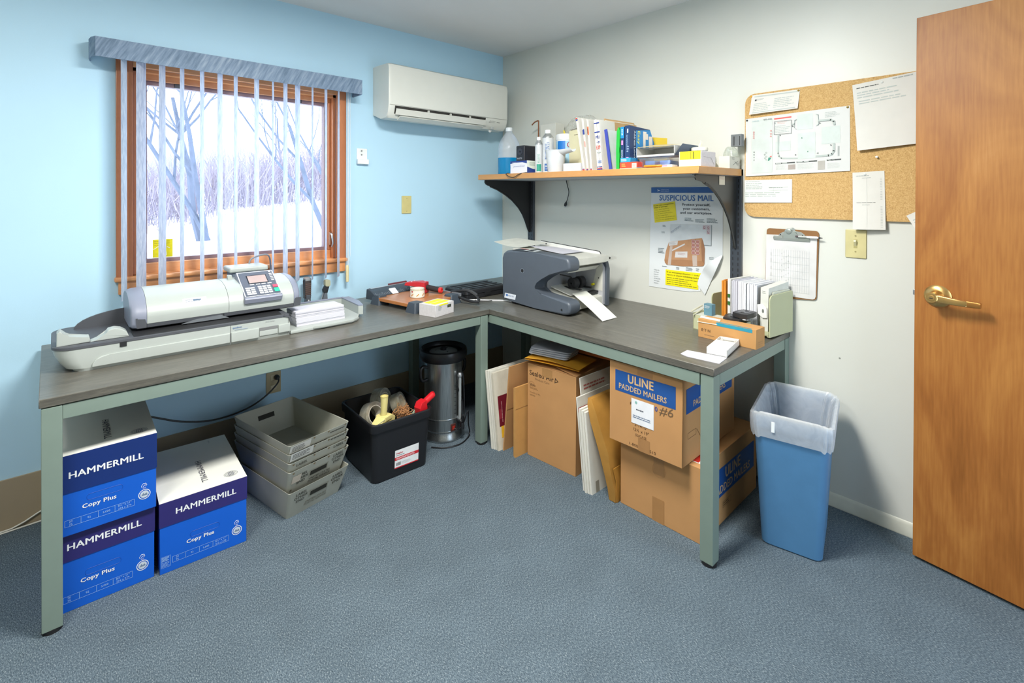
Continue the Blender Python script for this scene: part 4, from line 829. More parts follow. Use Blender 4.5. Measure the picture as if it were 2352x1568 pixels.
def pr(u0, u1, z0, z1, m): um = (u0 + u1) / 2; mark(b, cx_(u0), cx_(u1), cz(um, z1), cz(um, z0), m)
def rw(u0, u1, z0, z1, n_, m, sd, f=.35): um = (u0 + u1) / 2; rows(b, cx_(u0), cx_(u1), cz(um, z1), cz(um, z0), n_, m, sd, f)
dg = FL(CK - .0045)
pr(1.870, 1.966, 1.484, 1.742, M('#cad2cd', .6)); b.text('HASLER', dg, 1.874, 1.735, .006, M('#9fb9c0', .5), width=.030, e=.0012); b.text('IM-440', dg, 1.926, 1.737, .008, M('#6f7778', .5), width=.037, e=.0012)
pr(1.875, 1.961, 1.712, 1.720, INKD); pr(1.879, 1.940, 1.714, 1.718, M('#aab1ae', .5)); rw(1.875, 1.91, 1.694, 1.704, 1, INKG, 2)
dgr = FL(CK - .0042)
for z in (1.684, 1.675, 1.665, 1.655): b.ring(dgr, 1.880, z, .0035, .0012, INKR, .0014, 12)
for z in (1.684, 1.670, 1.657): b.ring(dgr, 1.959, z, .0038, .0012, INKR, .0014, 12)
pr(1.890, 1.894, 1.668, 1.680, INKD); pr(1.927, 1.949, 1.672, 1.684, M('#3f4650', .5)); pr(1.931, 1.946, 1.675, 1.681, M('#8d96a0', .5)); rw(1.90, 1.925, 1.66, 1.684, 3, INKM, 9)
rw(1.875, 1.955, 1.608, 1.646, 8, INKM, 11, .5); rw(1.875, 1.90, 1.597, 1.602, 1, INKG, 3)
for z in (1.586, 1.573, 1.560, 1.547): b.ring(dgr, 1.882, z, .0035, .0012, INKD, .0016, 12)
for u, z in ((1.939, 1.580), (1.932, 1.571), (1.939, 1.561), (1.933, 1.554), (1.939, 1.547)): b.ring(dgr, u, z, .0035, .001, INKD, .0016, 12)
rw(1.890, 1.92, 1.545, 1.588, 5, INKM, 12); b.shape(dgr, [(1.954, 1.560), (1.963, 1.565), (1.963, 1.557)], INKR, .002); b.shape(dgr, [(1.946, 1.541), (1.949, 1.556), (1.958, 1.557), (1.961, 1.552), (1.953, 1.542)], M('#3d8a78', .5), .002)
rw(1.875, 1.935, 1.491, 1.527, 8, INKM, 13, .5)
pr(1.973, 2.049, 1.737, 1.743, INKR); rw(1.975, 2.010, 1.739, 1.742, 1, M('#f0c5c0', .5), 1, .9)
b.frame(dgr, 1.973, 2.049, 1.664, 1.727, .0013, INKD, .0016); b.text('1', dgr, 1.977, 1.715, .007, INKD, bold=.03, e=.0018); rw(1.988, 2.03, 1.710, 1.722, 2, M('#d9a8a0', .5), 14, .3); rw(1.977, 2.044, 1.668, 1.705, 5, INKM, 15)
PIPE = M('#b4bfba', .6)
def pipe(pts, w=.006):
    for (u0, z0), (u1, z1) in zip(pts, pts[1:]):
        d = V((u1 - u0, z1 - z0)).normalized() * w / 2; p = V((-d.y, d.x)); b.shape(dgr, [(u0 - d.x * .4 + p.x, z0 - d.y * .4 + p.y), (u0 - d.x * .4 - p.x, z0 - d.y * .4 - p.y), (u1 + d.x * .4 - p.x, z1 + d.y * .4 - p.y), (u1 + d.x * .4 + p.x, z1 + d.y * .4 + p.y)], PIPE, .0013)
pipe([(1.992, 1.660), (1.992, 1.575), (1.996, 1.560), (2.006, 1.550), (2.074, 1.547)]); pipe([(2.152, 1.552), (2.200, 1.553), (2.214, 1.558), (2.221, 1.572), (2.221, 1.604)], .008); pipe([(2.222, 1.688), (2.220, 1.702), (2.208, 1.711), (2.162, 1.711)], .008)
pipe([(2.050, 1.706), (2.061, 1.706)], .006); pipe([(2.070, 1.727), (2.062, 1.722), (2.061, 1.690), (2.068, 1.683)], .003); pipe([(2.150, 1.742), (2.158, 1.738), (2.160, 1.695), (2.152, 1.690)], .003)
for u, z, a in ((2.000, 1.659, 3), (2.054, 1.697, 0), (2.166, 1.700, 0), (2.068, 1.563, 0), (2.158, 1.566, 2), (2.209, 1.598, 3)):
    c_, s_ = (1, 0) if a == 0 else (-1, 0) if a == 2 else (0, -1); b.shape(dgr, [(u + .0035 * c_, z + .0035 * s_), (u - .0025 * c_ - .003 * s_, z - .0025 * s_ + .003 * c_), (u - .0025 * c_ + .003 * s_, z - .0025 * s_ - .003 * c_)], INKD, .002)
PNL = M('#ccd6d1', .6)
for i, (u0, u1, z0, z1) in enumerate(((2.073, 2.138, 1.678, 1.748), (2.076, 2.148, 1.543, 1.662), (2.173, 2.245, 1.606, 1.681), (1.979, 2.045, 1.585, 1.629))):
    pr(u0, u1, z0, z1, PNL); rw(u0 + .004, u1 - .01, z0 + .004, z1 - .012, max(3, int((z1 - z0) / .010)), M('#98a39e', .6), 30 + i); pr(u0 + .002, u0 + .009, z1 - .009, z1 - .002, INKG); rw(u0 + .012, u1 - .008, z1 - .009, z1 - .002, 2, M('#d9aaa2', .5), 50 + i)
for u0, u1, z0, z1, c_ in ((2.228, 2.243, 1.660, 1.668, '#4a4f58'), (2.023, 2.042, 1.588, 1.598, '#4a4f58'), (2.120, 2.145, 1.612, 1.628, '#8d8378'), (2.120, 2.145, 1.587, 1.602, '#d8b8b4'), (2.120, 2.145, 1.544, 1.559, '#5a7ab0'), (2.125, 2.138, 1.548, 1.556, '#d6deea'), (2.035, 2.066, 1.496, 1.519, '#a99f98'), (2.158, 2.186, 1.491, 1.531, '#b3b0a8'), (2.160, 2.184, 1.509, 1.514, '#e8eae6'), (2.192, 2.198, 1.640, 1.645, '#555')):
    pr(u0, u1, z0, z1, M(c_ if len(c_) == 7 else '#555555', .6))
for u, z in ((2.090, 1.637), (2.115, 1.573)): b.shape(dgr, [(u, z), (u + .004, z + .006), (u + .005, z + .001)], M('#3d8a6a', .5), .002)
for u0, u1, z in ((1.979, 2.064, 1.527), (2.071, 2.155, 1.530), (2.193, 2.248, 1.533)): pr(u0, u1, z - .003, z + .003, INKD); pr(u0 + .002, u0 + (u1 - u0) * .6, z - .0018, z + .0018, M('#c9d0cc', .6))
for i, (u0, u1) in enumerate(((1.982, 2.030), (2.075, 2.150), (2.195, 2.246))): rw(u0, u1, 1.494, 1.520, 5, M('#c6ccc8', .6), 60 + i)
rw(2.187, 2.244, 1.720, 1.746, 4, INKM, 70, .4)
for i in range(22): pr(2.235, 2.242, 1.549 + .002 * i, 1.5502 + .002 * i, INKG)
tag(b.build('pinned_guide'), 'large landscape quick guide sheet with flow diagram pinned in the middle of the cork board', 'paper')
b = pinned('low', ((1.836, 1.450), (2.052, 1.451), (2.053, 1.342), (1.8365, 1.339)), '', lift=.004, mat=M('#dfe2dc', .6))
rows(b, .03, .36, .06, .10, 1, INKG, 3); rows(b, .03, .40, .14, .45, 4, INKM, 4); rows(b, .02, .92, .55, .78, 3, INKM, 5); mark(b, .52, .92, .32, .335, INKM); mark(b, .52, .92, .46, .475, INKM); mark(b, .62, .625, .32, .56, INKM); mark(b, .76, .765, .32, .56, INKM); rows(b, .53, .9, .34, .42, 1, INKG, 6)
tag(b.build('pinned_notice'), 'pale printed slip at the lower left edge of the cork board', 'paper')
b = pinned('right', ((2.287, 1.850), (2.520, 1.872), (2.520, 1.584), (2.311, 1.566)), '', lift=.014)
rows(b, .06, .42, .06, .10, 1, INKD, 3, .3); rows(b, .06, .70, .13, .24, 3, INKM, 4); rows(b, .60, .95, .02, .06, 1, INKG, 5); rows(b, .08, .9, .26, .33, 2, INKM, 6)
tag(b.build('pinned_letter'), 'white letter sheet pinned beside the door at the upper right of the cork board', 'paper')
b = pinned('tall', ((2.290, 1.474), (2.402, 1.479), (2.4095, 1.235), (2.296, 1.231)), '', lift=.012)
rows(b, .12, .55, .06, .09, 1, INKG, 3); rows(b, .3, .6, .10, .12, 1, INKG, 4); rows(b, .12, .85, .53, .55, 1, INKD, 5, .3); rows(b, .3, .6, .57, .59, 1, INKG, 6); mark(b, .45, .454, .1, .95, INKM)
for i in range(14): mark(b, .86, .92, .12 + .028 * i, .125 + .028 * i, INKG); mark(b, .86, .92, .60 + .027 * i, .605 + .027 * i, INKG)
tag(b.build('pinned_list'), 'tall narrow printed list hanging off the bottom of the cork board above the light switch', 'paper')
b = pinned('scrap', ((2.475, 1.295), (2.560, 1.345), (2.600, 1.285), (2.515, 1.225)), '', lift=.010); rows(b, .1, .8, .3, .8, 4, INKM, 8)
tag(b.build('pinned_notice'), 'tilted paper scrap peeping out from behind the door edge', 'paper')
pin(1.866, 1.861, M('#e0a020', .4), 'orange pin in the corner of the small upper form', 'tack'); pin(2.077, 1.859, GOLD, 'brass tack in the right corner of the small upper form', 'tack')
pin(1.846, 1.745, M('#2b2d2e', .4), 'black tack in the left corner of the large guide sheet', 'tack'); pin(2.271, 1.758, GOLD, 'brass tack in the right corner of the large guide sheet', 'tack')
pin(2.377, 1.537, M('#e6e6e0', .4), 'lone white pushpin stuck in bare cork'); pin(2.392, 1.846, M('#d9dcd8', .3), 'clear pin at the top of the white letter sheet', 'tack'); pin(2.335, 1.466, M('#d9dcd8', .3), 'clear pin at the top of the tall narrow list', 'tack')

# clipboard and light switch
cb = thing('clipboard', 'brown clipboard with a log sheet hanging on the wall under the cork board', 'clipboard', (0, -2.045, 1.05))
CBT = V((0, -2.045, 1.05)); HB = M('#8a6238', .6, var=.06, scale=60)
b = mbw(cb); b.prism([(-u, v) for u, v in arc(2.146, 1.199, .016, 90, 0, 4) + arc(2.140, .914, .014, 0, -90, 4) + arc(1.944, .905 - .008, .014, 270, 180, 4) + arc(1.952, 1.203, .014, 180, 90, 4)], 'x', -.007, -.003, HB); b.cyl((-.003, -2.049, 1.215), .004, .003, STEEL, 'x', 8); b.build('board', cb)
b = mbw(cb); b.prism([(-u, v) for u, v in ((1.938, 1.187), (2.155, 1.191), (2.151, .918), (2.146, .906), (2.138, .903), (1.934, .903))], 'x', -.0095, -.0072, M('#d6d6d4', .6)); g = FL(-.0096); LG = M('#b7bdbd', .6)
for i in range(18): u_ = 1.960 + .0096 * i; b.rect(g, u_, u_ + .0009, .925, 1.120, LG)
for i in range(6): b.rect(g, 1.955, 2.125, .925 + .0325 * i, .9258 + .0325 * i, LG)
for k in range(6): b.lines(fr((-.0096, -1.962, 1.09 - .033 * k), (0, 0, 1), (0, 1, 0)), 0, .018, 0, .003, 1, INKG, .7, k)
for i in range(26): u_ = 2.01 + .0096 * (i % 4); b.lines(fr((-.0096, -u_, .93 + .007 * i), (0, 0, 1), (0, 1, 0)), 0, .007, 0, .004, 1, LG, .6, i)
b.build('log_sheet', cb)
CLP = M('#aab3ae', .35, .6)
b = mbw(cb); b.prism([(-.009, 1.178), (-.014, 1.183), (-.020, 1.176), (-.014, 1.164), (-.010, 1.163)], 'y', -2.127, -1.972, CLP, .001)
b.prism([(-u, v) for u, v in ((2.012, 1.176), (2.020, 1.195), (2.022, 1.212), (2.034, 1.219), (2.046, 1.217), (2.052, 1.208), (2.068, 1.207), (2.078, 1.19), (2.084, 1.174))], 'x', -.020, -.011, CLP, .002)
b.lathe([(.013, 0), (.014, -.004), (.012, -.010), (.006, -.012)], (-.014, -2.040, 1.208), CLP, 16, 'x'); b.build('clip', cb)
b = mbw(cb); b.prism([(-u, v) for u, v in ((1.992, 1.181), (1.996, 1.192), (2.012, 1.203), (2.03, 1.206), (2.03, 1.216), (2.055, 1.226), (2.062, 1.222), (2.066, 1.209), (2.09, 1.206), (2.106, 1.194), (2.106, 1.184), (2.097, 1.182), (2.07, 1.193), (2.02, 1.193), (2.008, 1.180))], 'x', -.0105, -.0085, M('#c3c8c4', .3, .7), .0005); b.disc(FL(-.0106), 2.001, 1.190, .003, PK); b.disc(FL(-.0106), 2.096, 1.190, .003, PK); b.build('clip_base', cb)
pn = thing('pen', 'white and black pen tucked under the clipboard clip', 'pen', (-.024, -2.128, 1.186), 0)
b = mbw(pn); b.cyl((-.024, -2.165, 1.1855), .0042, .047, M('#e6e7e4', .4), 'y', 12); b.cyl((-.024, -2.118, 1.1862), .0042, .035, M('#b9bcb8', .3), 'y', 12); b.build('barrel', pn)
b = mbw(pn); b.lathe([(.0012, -.016), (.0042, 0)], (-.024, -2.165, 1.1855), PK, 12, 'y'); b.build('tip', pn)
b = mbw(pn); b.cyl((-.024, -2.083, 1.1865), .0045, .012, M('#4a3f42', .4), 'y', 12); b.build('end_plug', pn)
sw = thing('light_switch', 'ivory toggle light switch on the white wall below the cork board', 'light switch', (0, -2.301, 1.168))
IV = M('#cfc691', .4)
b = mbw(sw); b.box(-.007, 0, -2.340, -2.263, 1.107, 1.229, IV, .004); b.box(-.0076, -.006, -2.3075, -2.2945, 1.150, 1.187, M('#a99f68', .5)); b.build('plate', sw)
b = mbw(sw); b.prism([(-.007, 1.158), (-.007, 1.180), (-.019, 1.186), (-.021, 1.178)], 'y', -2.3055, -2.2965, M('#ddd6a8', .35), .001); b.build('toggle', sw)
for z in (1.203, 1.135):
    b = mbw(sw); b.cyl((-.0085, -2.301, z), .0032, .002, M('#a59c6c', .4, .3), 'x', 10); b.build('screw', sw)

# ================================================================== on the shelf
SZ = SHZ1
jg = thing('jug', 'clear plastic gallon jug half full of blue liquid at the left end of the shelf', 'jug', (-.25, -.349, SZ))
b = MB(); JP = [(.0763, .118), (.0765, .175), (.073, .205), (.062, .235), (.046, .262), (.030, .283), (.0215, .296), (.0205, .312)]
n = NT('milky_clear_plastic'); n.b.inputs['Base Color'].default_value = (.85, .9, .95, 1); n.b.inputs['Roughness'].default_value = .25; tb = n.add('ShaderNodeBsdfTransparent'); tb.inputs[0].default_value = (.93, .96, 1, 1)
mx = n.add('ShaderNodeMixShader'); mx.inputs[0].default_value = .30; n.link(tb.outputs[0], mx.inputs[1]); n.link(n.b.outputs[0], mx.inputs[2]); n.link(mx.outputs[0], n.out.inputs[0]); MILK = n.m
b.lathe(JP, (0, 0, 0), MILK, 32, cap=(False, False)); b.build('bottle', jg)
b = MB(); b.lathe([(.060, 0), (.072, .004), (.0755, .016), (.0750, .05), (.0763, .10), (.0763, .118), (.001, .118)], (0, 0, 0), M('#0a86c2', .25, var=.05, scale=8), 32); b.build('liquid', jg)
b = MB(); b.tube(spl([(.052, -.040, .19), (.044, -.034, .225), (.026, -.020, .262), (.016, -.012, .280)]), .011, MILK, 10); b.build('handle', jg)
b = MB(); b.lathe([(.0235, .300), (.0240, .304), (.0235, .322), (.021, .326), (.001, .326)], (0, 0, 0), M('#e6edf2', .4), 24); b.build('cap', jg)
xb = thing('small_box', 'small white and navy box under the pencil sharpener on the shelf', 'box', (-.425, -.555, SZ), R(-0))
NAVY = M('#27418a', .5, var=.04)
b = MB(); b.box(0, .11, -.150, 0, 0, .078, M('#e6e9f2', .5, var=.02), .001, 1); g = FL(-.0003)
b.rect(g, .0, .150, .060, .078, NAVY); b.shape(g, [(0, .060), (.04, .068), (.11, .068), (.15, .060), (.15, .055), (0, .055)], M('#e6e9f2', .5), .0009); b.text('Fellowes', g, .02, .066, .006, M('#dfe5f2', .5), e=.0012); b.text('powershred', g, .03, .040, .012, M('#9aa4c4', .5), width=.10, e=.0009, shear=.2)
gr = fr((0, -.1503, 0), (1, 0, 0), (0, 0, 1)); b.rect(gr, .0, .11, .0, .078, M('#d9e3d8', .5)); b.shape(gr, [(0, 0), (.11, 0), (.11, .02), (.05, .028), (0, .040)], NAVY, .0009); b.lines(gr, .02, .09, .045, .07, 4, M('#8aa09a', .5), .35, 4, .0009); b.build('carton', xb)
ps = thing('pencil_sharpener', 'black electric pencil sharpener standing on the small box on the shelf', 'pencil sharpener', (-.385, -.562, SZ + .0785))
BP = M('#24252c', .4, var=.04); b = MB(); b.box(0, .16, -.078, 0, 0, .100, BP, .008, 3)
g = FL(-.0002); b.text('X-ACTO', g, .012, .014, .010, M('#b9bdc9', .5), width=.045, bold=.03); b.build('body', ps)
b = MB(); b.lathe([(.022, .0005), (.022, -.002), (.019, -.003), (.008, -.001), (.0045, .0)], (0, -.039, .062), M('#34353f', .35), 24, 'x'); b.disc(FL(-.0032), .039, .062, .004, BLK); b.build('pencil_port', ps)
b = mbw(ps); b.tube(spl([(-.432, -.552, SZ + .003), (-.445, -.553, SZ + .003), (-.466, -.560, SZ - .004), (-.470, -.60, SZ - .022), (-.470, -.64, SZ - .024), (-.466, -.68, SZ - .006), (-.445, -.712, SZ + .003), (-.436, -.716, SZ + .003)]), .0024, PK, 6); b.build('power_cord_or_glare', ps)
pl = thing('hanging_plug', 'black cord with plug hanging below the shelf against the wall', 'cord', (-.018, -.665, 1.31))
b = mbw(pl); b.tube(spl([(-.006, -.655, 1.470), (-.012, -.668, 1.44), (-.014, -.684, 1.395), (-.016, -.676, 1.35), (-.018, -.664, 1.320)]), .0028, PK, 6); b.build('cord', pl)
b = mbw(pl); b.tube([(-.018, -.666, 1.326), (-.018, -.660, 1.310), (-.018, -.655, 1.298)], [.005, .010, .008], PK, 10); b.build('plug', pl)
b = mbw(pl)
for dy in (-.003, .004): b.box(-.0188, -.0172, -.6555 + dy, -.6535 + dy, 1.287, 1.300, STEEL)
b.build('prongs', pl)
CANW = M('#d2d7da', .35); ALU = M('#b9bcbc', .3, .7)
def spray(name, label, loc, r, h, hc, deco):
    t = thing(name, label, 'spray can', loc); b = MB(); b.lathe([(r * .96, 0), (r, .003), (r, h)], (0, 0, 0), CANW, 28); deco(b, r); b.build('can', t)
    b = MB(); b.lathe([(r * 1.01, h - .002), (r * 1.02, h + .003), (r * .95, h + .007), (r * .62, h + .022), (r * .58, h + .026)], (0, 0, 0), ALU, 28); b.build('shoulder', t)
    b = MB(); b.lathe([(r * .56, h + .022), (r * .56, h + hc), (r * .5, h + hc + .003)], (0, 0, 0), M('#eef0f0', .4), 22); b.build('cap', t); return t
def wrap(b, r, a0, a1, z0, z1, m, e=.0006, n_=8):
    b.put([(r_ * math.cos(R(a0 + (a1 - a0) * i / n_)), r_ * math.sin(R(a0 + (a1 - a0) * i / n_)), z) for r_ in (r + e,) for z in (z0, z1) for i in range(n_ + 1)], [(i, i + 1, n_ + 2 + i, n_ + 1 + i) for i in range(n_)], m)
def wtext(b, r, txt, a, z, h, m, width, vertical=True, bold=.02):
    vs, fs, x0, x1 = glyphs(txt, bold, 0); k = h / .72; kx = width / (x1 - x0); out = []
    for p, q in vs:
        s, t = (p - x0) * kx, q * k
        ang, zz = (R(a) + t / r, z - s) if vertical else (R(a) + s / r, z + t)
        out.append(((r + .0012) * math.cos(ang), (r + .0012) * math.sin(ang), zz))
    b.put(out, fs, m)
def deco1(b, r): wrap(b, r, 190, 262, .012, .055, M('#2f9c86', .45)); wtext(b, r, 'DUSTER', 205, .115, .012, M('#5fae9c', .45), .055); b.lines(FL(-r - .001), -.004, .010, .02, .05, 4, CANW, .4, 2)
def deco2(b, r): wrap(b, r, 188, 252, .012, .055, M('#1d5fae', .45)); wtext(b, r, 'STATIC', 214, .185, .014, M('#2d6db4', .45), .066, bold=.03); wtext(b, r, 'ELIMINATOR', 192, .175, .012, M('#2d6db4', .45), .095); wrap(b, r + .0004, 196, 236, .022, .026, CANW); wrap(b, r + .0004, 196, 240, .034, .040, CANW); wrap(b, r + .0004, 196, 226, .044, .048, CANW)
spray('spray_can', 'slim white spray can with green label beside the pencil sharpener', (-.36, -.742, SZ), .0230, .176, .042, deco1)
spray('spray_can', 'tall white static eliminator spray can with blue lettering on the shelf', (-.34, -.799, SZ), .0335, .213, .045, deco2)
ck = thing('wipes_tub', 'white tub of disinfecting wipes with blue label on the shelf', 'tub', (-.225, -.838, SZ))
b = MB(); r = .0585; b.lathe([(r * .96, 0), (r, .004), (r, .205)], (0, 0, 0), M('#dfe8ee', .35), 32); wrap(b, r, 150, 300, .055, .195, M('#a9d3ea', .4), .0004, 16); wrap(b, r, 170, 221, .085, .195, M('#1f78cc', .4), .0008, 10)
for k in range(8): wrap(b, r, 170 + 6.4 * k, 176.4 + 6.4 * k, .075 + .006 * k * k * .18, .10, M('#1f78cc', .4), .0009, 2)
wrap(b, r, 176, 214, .012, .060, M('#e9b62c', .45), .0010, 8); wrap(b, r, 250, 284, .082, .128, M('#5fb0d8', .4), .0010, 8)
for c_, e_, s_ in ((M('#b03a4e', .4), .0012, 1), (M('#e8eaf0', .4), .0016, .72)):
    b.put([((r + e_) * math.cos(R(248) + .30 * s_ * math.cos(6.283 * i / 18)), (r + e_) * math.sin(R(248) + .30 * s_ * math.cos(6.283 * i / 18)), .172 + .016 * s_ * math.sin(6.283 * i / 18)) for i in range(18)], [tuple(range(18))], c_)
wtext(b, r + .001, 'CLOROX', 239, .168, .008, M('#3b4a8a', .4), .024, False); b.build('canister', ck)
b = MB(); b.lathe([(r + .001, .203), (r + .002, .207), (r + .001, .232), (r - .006, .240), (.001, .241)], (0, 0, 0), M('#e9eef0', .4), 32); b.build('lid', ck)
b = MB(); b.prism([(.0, .240), (.010, .266), (.014, .268), (.010, .240)], 'x', -.004, .004, M('#e8d23a', .5)); b.build('wipe', ck)
wc = thing('plastic_cup', 'cut white plastic container in front of the wipes tub', 'container', (-.385, -.905, SZ))
b = MB()
for (r0, m_) in ((0, CANW),): b.lathe([(.046, .001), (.047, .0), (.060, .118), (.064, .128), (.061, .129), (.057, .118), (.044, .003)], (0, 0, 0), CANW, 28, sx=.95, sy=1)
b.build('cup', wc)
b = MB(); b.grid(8, 8, lambda u, v: (.034 * math.cos(3.14 * v) * (1 - .35 * u), -.050 - .085 * u, .128 - .030 * math.sin(3.14 * v) * (1 - .4 * u) + .004 * u), CANW); b.build('spout', wc)
wb = MB(); wb.box(0, .12, -.125, 0, 0, .045, M('#e3e7ec', .5, var=.03), .002); wb.lines(FL(-.0003), .02, .13, .008, .038, 4, M('#c4cedb', .5), .35, 3)
tag(place(wb.build('tissue_packet'), (-.43, -1.003, SZ), R(1)), 'flat pale packet lying in front of the leaning mailers on the shelf', 'packet')
b = MB(); BRZ = M('#8a5a3c', .6); b.tube([(-.11, -.492, SZ), (-.11, -.494, SZ + .37)], .0045, BRZ, 8); b.tube(spl([(-.11, -.494, SZ + .365), (-.108, -.486, SZ + .374), (-.11, -.455, SZ + .366), (-.11, -.430, SZ + .350)]), .0045, BRZ, 8)
tag(b.build('hooked_rod'), 'thin brown hooked rod standing at the back of the shelf', 'rod')
mb_ = MB(); mb_.box(0, .08, -.15, 0, 0, .34, M('#d5d6cd', .6, var=.03), .003); tag(place(mb_.build('mailer_box'), (-.115, -.515, SZ), R(-4)), 'tall off white box at the back of the shelf behind the spray cans', 'box')
b = MB()
def puff(u, v):
    a = 6.283 * u; t = math.pi * v; rr = math.sin(t) ** .6; return (.055 * rr * math.cos(a) * (1 + .15 * math.sin(3 * a + 4 * v)), .15 * rr * math.sin(a) * (1 + .1 * math.sin(5 * a)), .19 - .18 * math.cos(t) + .012 * math.sin(7 * a) * rr)
b.grid(28, 14, puff, film('frosted_bag', '#eeF0ea'.lower(), .05, .30)); tag(place(b.build('plastic_bag'), (-.075, -.855, SZ)), 'large clear plastic bag slumped at the back of the shelf behind the wipes tub', 'bag')
be = thing('book_holder', 'cream magazine holder with stepped cutout behind the white plastic container', 'holder', (-.30, -.895, SZ), R(-5))
CRM = M('#ddd8b4', .6, var=.03); b = MB(); b.box(.04, .13, -.150, 0, 0, .255, CRM, .002); b.build('box_body', be)
b = MB(); g = FL(.0395); DK = M('#7a6f5c', .7)
b.tube([(.039, -.045, .225), (.039, -.100, .228), (.039, -.096, .165), (.039, -.118, .135), (.039, -.114, .060)], .0018, DK, 6); b.tube([(.039, -.02, .256), (.039, -.075, .262)], .0018, DK, 6); b.build('cut_edge', be)
PMW = M('#d8d6cf', .55, var=.02); PMN = M('#33448f', .5); PMR = M('#cf4a3a', .5)
for i, (yb, lean, w, h, th, lab) in enumerate(((-1.145, .056, .14, .300, .014, 'leftmost white mailer leaning on the shelf with blue and red top bands'), (-1.172, .040, .135, .288, .012, 'second white mailer leaning on the shelf with blue corner mark'), (-1.198, .030, .13, .278, .010, 'third white mailer on the shelf with an orange torn label'), (-1.243, .026, .14, .270, .034, 'fat white express mailer with blue bands and red print on the shelf'))):
    o = thing('mailer_envelope', lab, 'mailer', (-.43, yb, SZ), 0, 'mailers leaning on the shelf', rot=(R(math.degrees(math.asin(lean / h)) * -1), 0, R(-3 + i)))
    b = MB(); n_ = 3
    for k in range(2): b.box(.002 * k, w, -.001 - th * (k + .9) / 2, -.001 - th * k / 2, 0, h - .006 * k, PMW)
    g = FL(-.0004)
    b.rect(g, 0, th, .0, .006, PMR if i % 2 == 0 else PMN); b.rect(g, 0, th, .006, .010, PMN if i % 2 == 0 else PMR)
    if i == 0: b.rect(g, .0, th, h - .020, h - .012, PMN); b.rect(g, 0, th, h - .010, h - .004, PMR)
    if i == 1: b.shape(g, [(.0, h - .09), (th, h - .09), (th, h - .06), (.0, h - .065)], PMN); b.rect(g, .002, th * .9, .13, .16, M('#dda49a', .5))
    if i == 2: b.rect(g, 0, th, h - .085, h - .040, M('#d9744e', .6)); b.rect(g, 0, th * .5, h - .08, h - .05, M('#8a4a34', .6))
    if i == 3:
        b.rect(g, 0, th, h - .024, h - .018, PMN); b.rect(g, 0, th, h - .072, h - .066, PMN); b.text('PRI', g, .006, h - .105, .018, PMN, width=.024, bold=.02); b.text('+ M', g, .010, h - .130, .014, PMN, width=.018, bold=.02); b.text('EXP', g, .006, h - .160, .020, PMR, width=.025, bold=.03); b.rect(g, 0, th, .014, .018, PMN); b.lines(g, .008, th, .034, .050, 2, M('#7d93bd', .5), .7, 3); b.lines(g, .006, th, .085, .10, 1, INKG, .3, 4)
    b.build('sleeve', o)
bf = MB(); bf.box(0, .27, -.006, 0, 0, .295, M('#c9a676', .7, var=.05)); bf.box(-.001, .265, -.009, -.007, 0, .285, M('#e6e2d6', .6)); bf.box(.0, .28, -.016, -.012, 0, .28, M('#c3a170', .7)); tag(place(bf.build('cardboard_folder'), (-.285, -1.185, SZ), 0, (R(-2), 0, R(-2))), 'brown cardboard folder standing behind the express mailer on the shelf', 'folder')
bb = MB(); bb.prism([(0, 0), (0, .215), (.004, .215), (.010, .0)], 'x', 0, .24, M('#e3e6ec', .5)); bb.box(-.002, .002, -.006, .012, 0, .216, M('#3a47a0', .5)); tag(place(bb.build('report_cover'), (-.415, -1.322, SZ), 0, (R(-9), 0, R(0))), 'white report cover with blue spine bar beside the green binder on the shelf', 'folder')
gb = MB(); gb.prism([(-.018, 0), (-.020, .085), (-.016, .100), (-.020, .115), (-.021, .20), (-.012, .218), (-.002, .20), (0, .10), (0, 0)], 'x', 0, .22, M('#1fae3c', .5, var=.04), .003); tag(place(gb.build('green_folder'), (-.41, -1.348, SZ), R(0)), 'bright green folder between the report cover and the blue label boxes', 'folder')
AVB = M('#1d3a66', .45, var=.04); AVL = M('#1f86cc', .45, var=.03); PINK = M('#e087c0', .5)
av = thing('label_carton', 'narrow dark blue carton standing next to the green folder', 'box', (-.405, -1.372, SZ), R(0))
b = MB(); b.box(0, .20, -.021, 0, 0, .218, AVB, .001, 1); g = FL(-.0003); b.rect(g, 0, .021, .160, .218, AVL); b.text('5160', fr((-.0003, -.006, .205), (0, 0, -1), (0, -1, 0)), 0, 0, .009, M('#d6e6f4', .5), width=.03, bold=.03, e=.001); b.rect(g, .005, .016, .125, .148, PINK, .0009); b.lines(fr((-.0003, -.005, .10), (0, 0, -1), (0, -1, 0)), 0, .085, 0, .010, 2, M('#b9c6d6', .5), .4, 3, .0009); b.build('carton', av)
av = thing('label_carton', 'blue address label carton standing with its printed front turned to the room', 'box', (-.405, -1.397, SZ), R(-0))
b = MB(); b.prism([(0, 0), (0, .222), (.185, .215), (.225, .150), (.225, 0)], 'y', -.030, 0, AVB, .001, 1); g = FL(-.0003); b.rect(g, .014, .022, .185, .205, M('#cfe0ee', .5)); b.lines(fr((-.0003, -.010, .175), (0, 0, -1), (0, -1, 0)), 0, .07, 0, .012, 2, M('#8fa8c8', .5), .4, 3, .0009); b.rect(g, .010, .024, .028, .062, PINK, .0009); b.lines(g, .012, .026, .085, .12, 3, M('#9fb4cf', .5), .5, 4, .0009)
gr = fr((0, -.0303, 0), (1, 0, 0), (0, 0, 1)); b.shape(gr, [(.055, .02), (.055, .20), (.185, .213), (.222, .150), (.222, .06), (.15, .06), (.11, .02)], AVL); tv = fr((.0, -.0303, .205), (0, 0, -1), (1, 0, 0)); YT = M('#e2e25a', .5)
